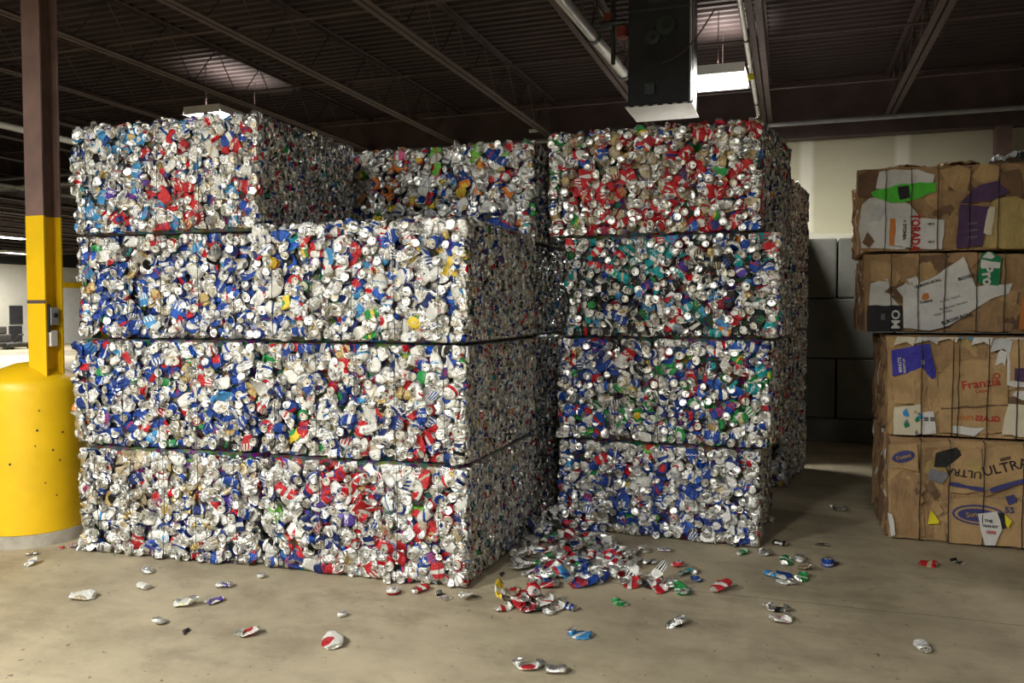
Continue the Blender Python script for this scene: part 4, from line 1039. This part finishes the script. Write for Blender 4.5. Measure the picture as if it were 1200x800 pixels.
rag('black_bag', p.x+.12, 7.04, 2.81, .12, .04, .09, 'black', 'black scrap of plastic bag at the right edge of the top cardboard bale', 4, 'bag')
p = aty(1062, 194, 7.2)
rag('cardboard_flap', p.x, 7.35, 2.81, .16, .2, .05, 'brown', 'brown cardboard flap lying on the top left of the cardboard bales', 5, 'cardboard')
p = aty(1160, 190, 7.2)
rag('cardboard_flap', p.x-.20, 7.4, 2.81, .16, .2, .075, 'tan', 'tan cardboard flap lying on the top bale beside the grey film', 6, 'cardboard')

# ------------------------------------------------------------ loose cans on the floor
def floor_can(px, py, col, acc, label, rz=None, z=0.0, kind=None, sc=1.0, group=None, pid=None, tx=0.0, ty=0.0, pos=None):
    p = pos if pos is not None else flo(px, py)
    tid = {'flat': R.randint(0, 26), 'puck': R.randint(26, 35), 'pinch': R.randint(35, 42)}[kind or 'flat']
    T = TEMPL[tid]*sc
    rot = np.array(Matrix.Rotation(rz if rz is not None else R.uniform(0, 6.3), 3, 'Z') @ Matrix.Rotation(tx, 3, 'X') @ Matrix.Rotation(ty, 3, 'Y'))
    V = T @ rot.T; V[:, 2] -= V[:, 2].min()
    c1 = np.array(globals()[col]); c2 = np.array(globals()[acc]); c2 = c2.copy(); c2[3] = (pid if pid is not None else R.choice([0, 1, 2, 4])) + R.uniform(.05, .9)
    me = mesh_np('crushed_can', V, CF, [MC, ML], CM, CUV, {'c1': np.tile(c1, (len(CF), 1)), 'c2': np.tile(c2, (len(CF), 1))})
    o = link('crushed_can', me); o.location = (p.x, p.y, z+.001)
    tag(o, label, 'can', group); return o
LOOSE = [
 (38, 650, 'SIL', 'NAV', 'small grey crushed can just below the yellow bollard', 'pinch', .7),
 (36, 662, 'WHT', 'BLU', 'white and blue crushed can at the left edge in front of the bollard', 'flat', .8),
 (97, 702, 'WHT', 'TAN', 'long cream flattened can lying alone at far left', 'flat', 1.1),
 (173, 671, 'SIL', 'WHT', 'silver crushed can, upper of the pair before the silver bale', 'puck', 1.0),
 (168, 690, 'WHT', 'SIL', 'white crumpled can, lower of the pair before the silver bale', 'pinch', .9),
 (187, 731, 'WHT', 'SIL', 'round white can end lying left of the small dark scrap', 'puck', .9),
 (217, 710, 'WHT', 'YEL', 'cream yellowish flattened can left of the purple one', 'flat', 1.0),
 (251, 706, 'PUR', 'WHT', 'purple and white crushed can, lower of a touching pair', 'flat', .9),
 (263, 688, 'SIL', 'PUR', 'silver crumpled can, upper of a touching pair', 'pinch', .9),
 (291, 744, 'WHT', 'RED', 'narrow white and red flattened can below the bale row', 'flat', .95),
 (390, 755, 'WHT', 'RED', 'large white flattened can with a red edge, nearest the camera at left', 'flat', 1.25),
 (306, 677, 'WHT', 'SIL', 'small white can fragment close to the foot of the front bales', 'puck', .7),
 (401, 722, 'WHT', 'SIL', 'small white can end between the bales and the big white can', 'puck', .75),
 (461, 696, 'WHT', 'RED', 'round white and red can end under the corner bale', 'puck', 1.1),
 (493, 693, 'RED', 'WHT', 'red and white crumpled can touching the corner bale', 'pinch', 1.0),
 (519, 701, 'SIL', 'BLK', 'dull grey flattened can piece right before the bale corner', 'flat', .8),
 (549, 702, 'WHT', 'TAN', 'cream flat oval can just right of the bale corner', 'flat', .9),
 (666, 714, 'BLU', 'WHT', 'blue and white crushed can right of the stuck clump', 'pinch', .95),
 (681, 746, 'LBL', 'WHT', 'light blue flattened can in the open foreground', 'flat', 1.0),
 (620, 783, 'WHT', 'RED', 'red striped white flattened can at the bottom of the photo', 'flat', 1.15),
 (652, 788, 'SIL', 'WHT', 'silver white crumpled can beside the red striped one', 'pinch', .95),
 (727, 708, 'GRN', 'WHT', 'small green flattened can in the open floor below the spill', 'flat', .75),
 (793, 733, 'SIL', 'BLK', 'silver oval can with dark print in the foreground', 'puck', 1.15),
 (844, 692, 'RED', 'SIL', 'red flattened can alone right of the spill', 'flat', 1.15),
 (911, 716, 'SIL', 'BLK', 'dark grey flattened can, upper of a parallel pair', 'flat', 1.1),
 (915, 729, 'WHT', 'PNK', 'pinkish white flattened can, lower of a parallel pair', 'flat', 1.05),
 (794, 664, 'RED', 'WHT', 'red can end, topmost of the small group right of the spill', 'puck', 1.1),
 (803, 673, 'TEA', 'TAN', 'teal crushed can in the small group right of the spill', 'flat', .9),
 (813, 671, 'TAN', 'RED', 'tan crumpled can in the small group right of the spill', 'pinch', .8),
 (816, 681, 'BLU', 'WHT', 'blue can end, lowest of the small group right of the spill', 'puck', .85),
 (755, 647, 'SIL', 'WHT', 'silver crushed can, left of two near the foot of the right stack', 'puck', 1.0),
 (778, 646, 'SIL', 'PUR', 'silver purple crushed can, right of two near the foot of the right stack', 'pinch', .9),
 (761, 661, 'SIL', 'BLK', 'silver crumpled can behind the striped clump', 'pinch', 1.0),
 (796, 694, 'GRN', 'SIL', 'tiny green can scrap right of the striped clump', 'flat', .6),
 (870, 649, 'GRN', 'WHT', 'green can at the foot of the right stack corner', 'pinch', .9),
 (897, 650, 'SIL', 'BLK', 'dark silver crushed can just off the corner of the right stack', 'flat', 1.0),
 (914, 639, 'BLK', 'SIL', 'black crushed can in the alley mouth', 'pinch', .95),
 (904, 612, 'SIL', 'RED', 'silver can in the shade beside the right stack', 'puck', .9),
 (922, 660, 'GRN', 'SIL', 'dark green crushed can beside the upright silver lid', 'flat', 1.0),
 (937, 658, 'SIL', 'WHT', 'silver can standing with its round lid up at the alley mouth', 'puck', 1.1),
 (944, 668, 'TAN', 'RED', 'reddish flattened can below the silver lid', 'flat', .9),
 (970, 663, 'BLU', 'WHT', 'blue can with silver end lying alone near the alley', 'puck', 1.15),
 (904, 676, 'LBL', 'SIL', 'pale blue crushed can, left end of the row of four', 'pinch', .9),
 (919, 677, 'BLU', 'WHT', 'deep blue crushed can in the middle of the row of four', 'flat', 1.0),
 (939, 679, 'GRN', 'WHT', 'green and white crushed can, right end of the row of four', 'flat', 1.0),
 (921, 684, 'WHT', 'SIL', 'white flattened can, lowest of the row of four', 'flat', .95),
 (1088, 663, 'RED', 'TAN', 'small faded red flattened can before the cardboard bales', 'flat', .85),
 (1080, 761, 'WHT', 'SIL', 'white crumpled can alone at lower right', 'pinch', 1.0),
 (983, 598, 'SIL', 'BLK', 'silver crushed can deep in the alley shadow', 'flat', 1.2),
 (1123, 660, 'BLK', 'SIL', 'dark crushed can near the foot of the cardboard bales', 'flat', .7),
 (85, 641, 'PNK', 'WHT', 'pink can scrap between the bollard and the silver bale', 'flat', .7),
 (72, 643, 'RED', 'SIL', 'small red can scrap at the foot of the bollard', 'puck', .5),
 (962, 640, 'SIL', 'BLK', 'dim silver can just outside the alley shadow', 'flat', .7),
]
RZ = {10: .55, 9: .5, 18: -.5, 23: -.2}
for i, (a, b, c1, c2, lb, kd, sc) in enumerate(LOOSE):
    floor_can(a, b, c1, c2, lb, kind=kd, sc=sc)
# scraps
for (a, b, lb) in ((218, 741, 'small dark scrap lying on the open floor at left'), (530, 665, 'small dark crumb beside the corner bale'), (588, 674, 'dark debris crumb left of the spill'), (980, 662, 'tiny dark crumb right of the blue can')):
    p = flo(a, b); m = MB()
    m.tube([(-.035, -.01, .006), (-.01, .004, .012), (.02, -.003, .010), (.04, .008, .005)], [.004, .010, .009, .003], 6)
    o = m.build('debris_scrap', M['dark']); o.location = p; o.rotation_euler.z = rnd.uniform(0, 3); tag(o, lb, 'debris')
# the big spill between the stacks
cols = ['SIL']*9+['WHT']*7+['BLU']*3+['RED']*4+['GRN']*2+['NAV']*2+['LBL', 'MAR', 'TAN']
poly = [(600, 640), (640, 632), (700, 634), (735, 642), (742, 668), (730, 676), (690, 688), (640, 690), (612, 674), (592, 652)]
def inside(x, y):
    c = False; n = len(poly)
    for i in range(n):
        (x1, y1), (x2, y2) = poly[i], poly[(i+1) % n]
        if (y1 > y) != (y2 > y) and x < (x2-x1)*(y-y1)/(y2-y1)+x1: c = not c
    return c
n = 0
while n < 150:
    a, b = rnd.uniform(590, 745), rnd.uniform(630, 692)
    if not inside(a, b): continue
    if a < 626 and b < 690 - (a-547)*.86 + 8: continue
    p = flo(a, b)
    if p.y > 5.86 and p.x > -1.70: continue
    hgt = max(0, 1-((a-668)/70)**2-((b-655)/30)**2)
    floor_can(a, b, rnd.choice(cols), rnd.choice(['WHT', 'SIL', 'BLU', 'RED']), 'flattened drink can in the big spill heap between the two stacks', z=rnd.uniform(0, .075)*hgt, kind=rnd.choice(['flat', 'flat', 'flat', 'pinch', 'puck']), tx=rnd.gauss(0, .25), ty=rnd.gauss(0, .25), sc=rnd.uniform(.9, 1.1), group='cans spilled between the stacks', pos=p)
    n += 1
# dark crushed layer slumped into the gap
for i in range(26):
    x, y = rnd.uniform(-1.78, -1.62), rnd.uniform(5.55, 5.98); 
    floor_can(0, 0, rnd.choice(['BLK', 'SIL', 'NAV', 'SIL']), 'SIL', 'dark flattened can slumped into the narrow gap behind the spill heap', z=rnd.uniform(0, .09), tx=rnd.gauss(0, .3), ty=rnd.gauss(.3, .3), group='cans slumped in the gap', pos=Vector((x, y, 0)))
# stuck clump of cans nearer the camera
rows_ = [('YEL', -.14, -.02, .03), ('RED', -.06, .02, .06), ('WHT', .0, -.02, .05), ('TAN', .07, .02, .05), ('WHT', .13, -.02, .04), ('RED', -.03, -.05, .01), ('WHT', -.11, -.07, 0), ('MAR', .03, -.06, 0), ('SIL', .15, -.05, .0), ('RED', .05, .0, .085), ('TAN', -.07, -.04, .085), ('BLK', .0, .03, 0), ('BLK', .09, -.03, 0), ('BLK', -.12, .02, 0), ('WHT', .17, .02, .0)]
c0 = flo(616, 712)
for k, (c, dx, dy, z) in enumerate(rows_):
    floor_can(0, 0, c, 'RED' if c == 'WHT' else 'WHT', 'flattened can stuck in the thick clump before the corner bale', z=z, tx=rnd.gauss(0, .3), ty=rnd.gauss(0, .3), kind='puck' if k == 8 else 'flat', group='cans stuck together in the clump before the corner', pos=c0+Vector((dx, dy, 0)))
c0 = flo(766, 690)
for k, (c, dx, dy, z) in enumerate([('WHT', -.06, .03, .04), ('WHT', .03, .02, .05), ('RED', -.13, -.02, 0), ('BLK', -.03, -.02, 0), ('RED', .05, -.03, 0), ('SIL', .1, .03, .02), ('MAR', .0, .02, 0), ('WHT', -.14, .06, .01), ('GRN', .17, -.02, 0)]):
    floor_can(0, 0, c, 'BLK' if c == 'WHT' else 'SIL', 'crushed can in the blue white striped clump right of the spill heap', z=z, tx=rnd.gauss(0, .25), ty=rnd.gauss(0, .25), pid=3 if c == 'WHT' else 1, group='cans in the striped clump right of the spill', pos=c0+Vector((dx, dy, 0)))
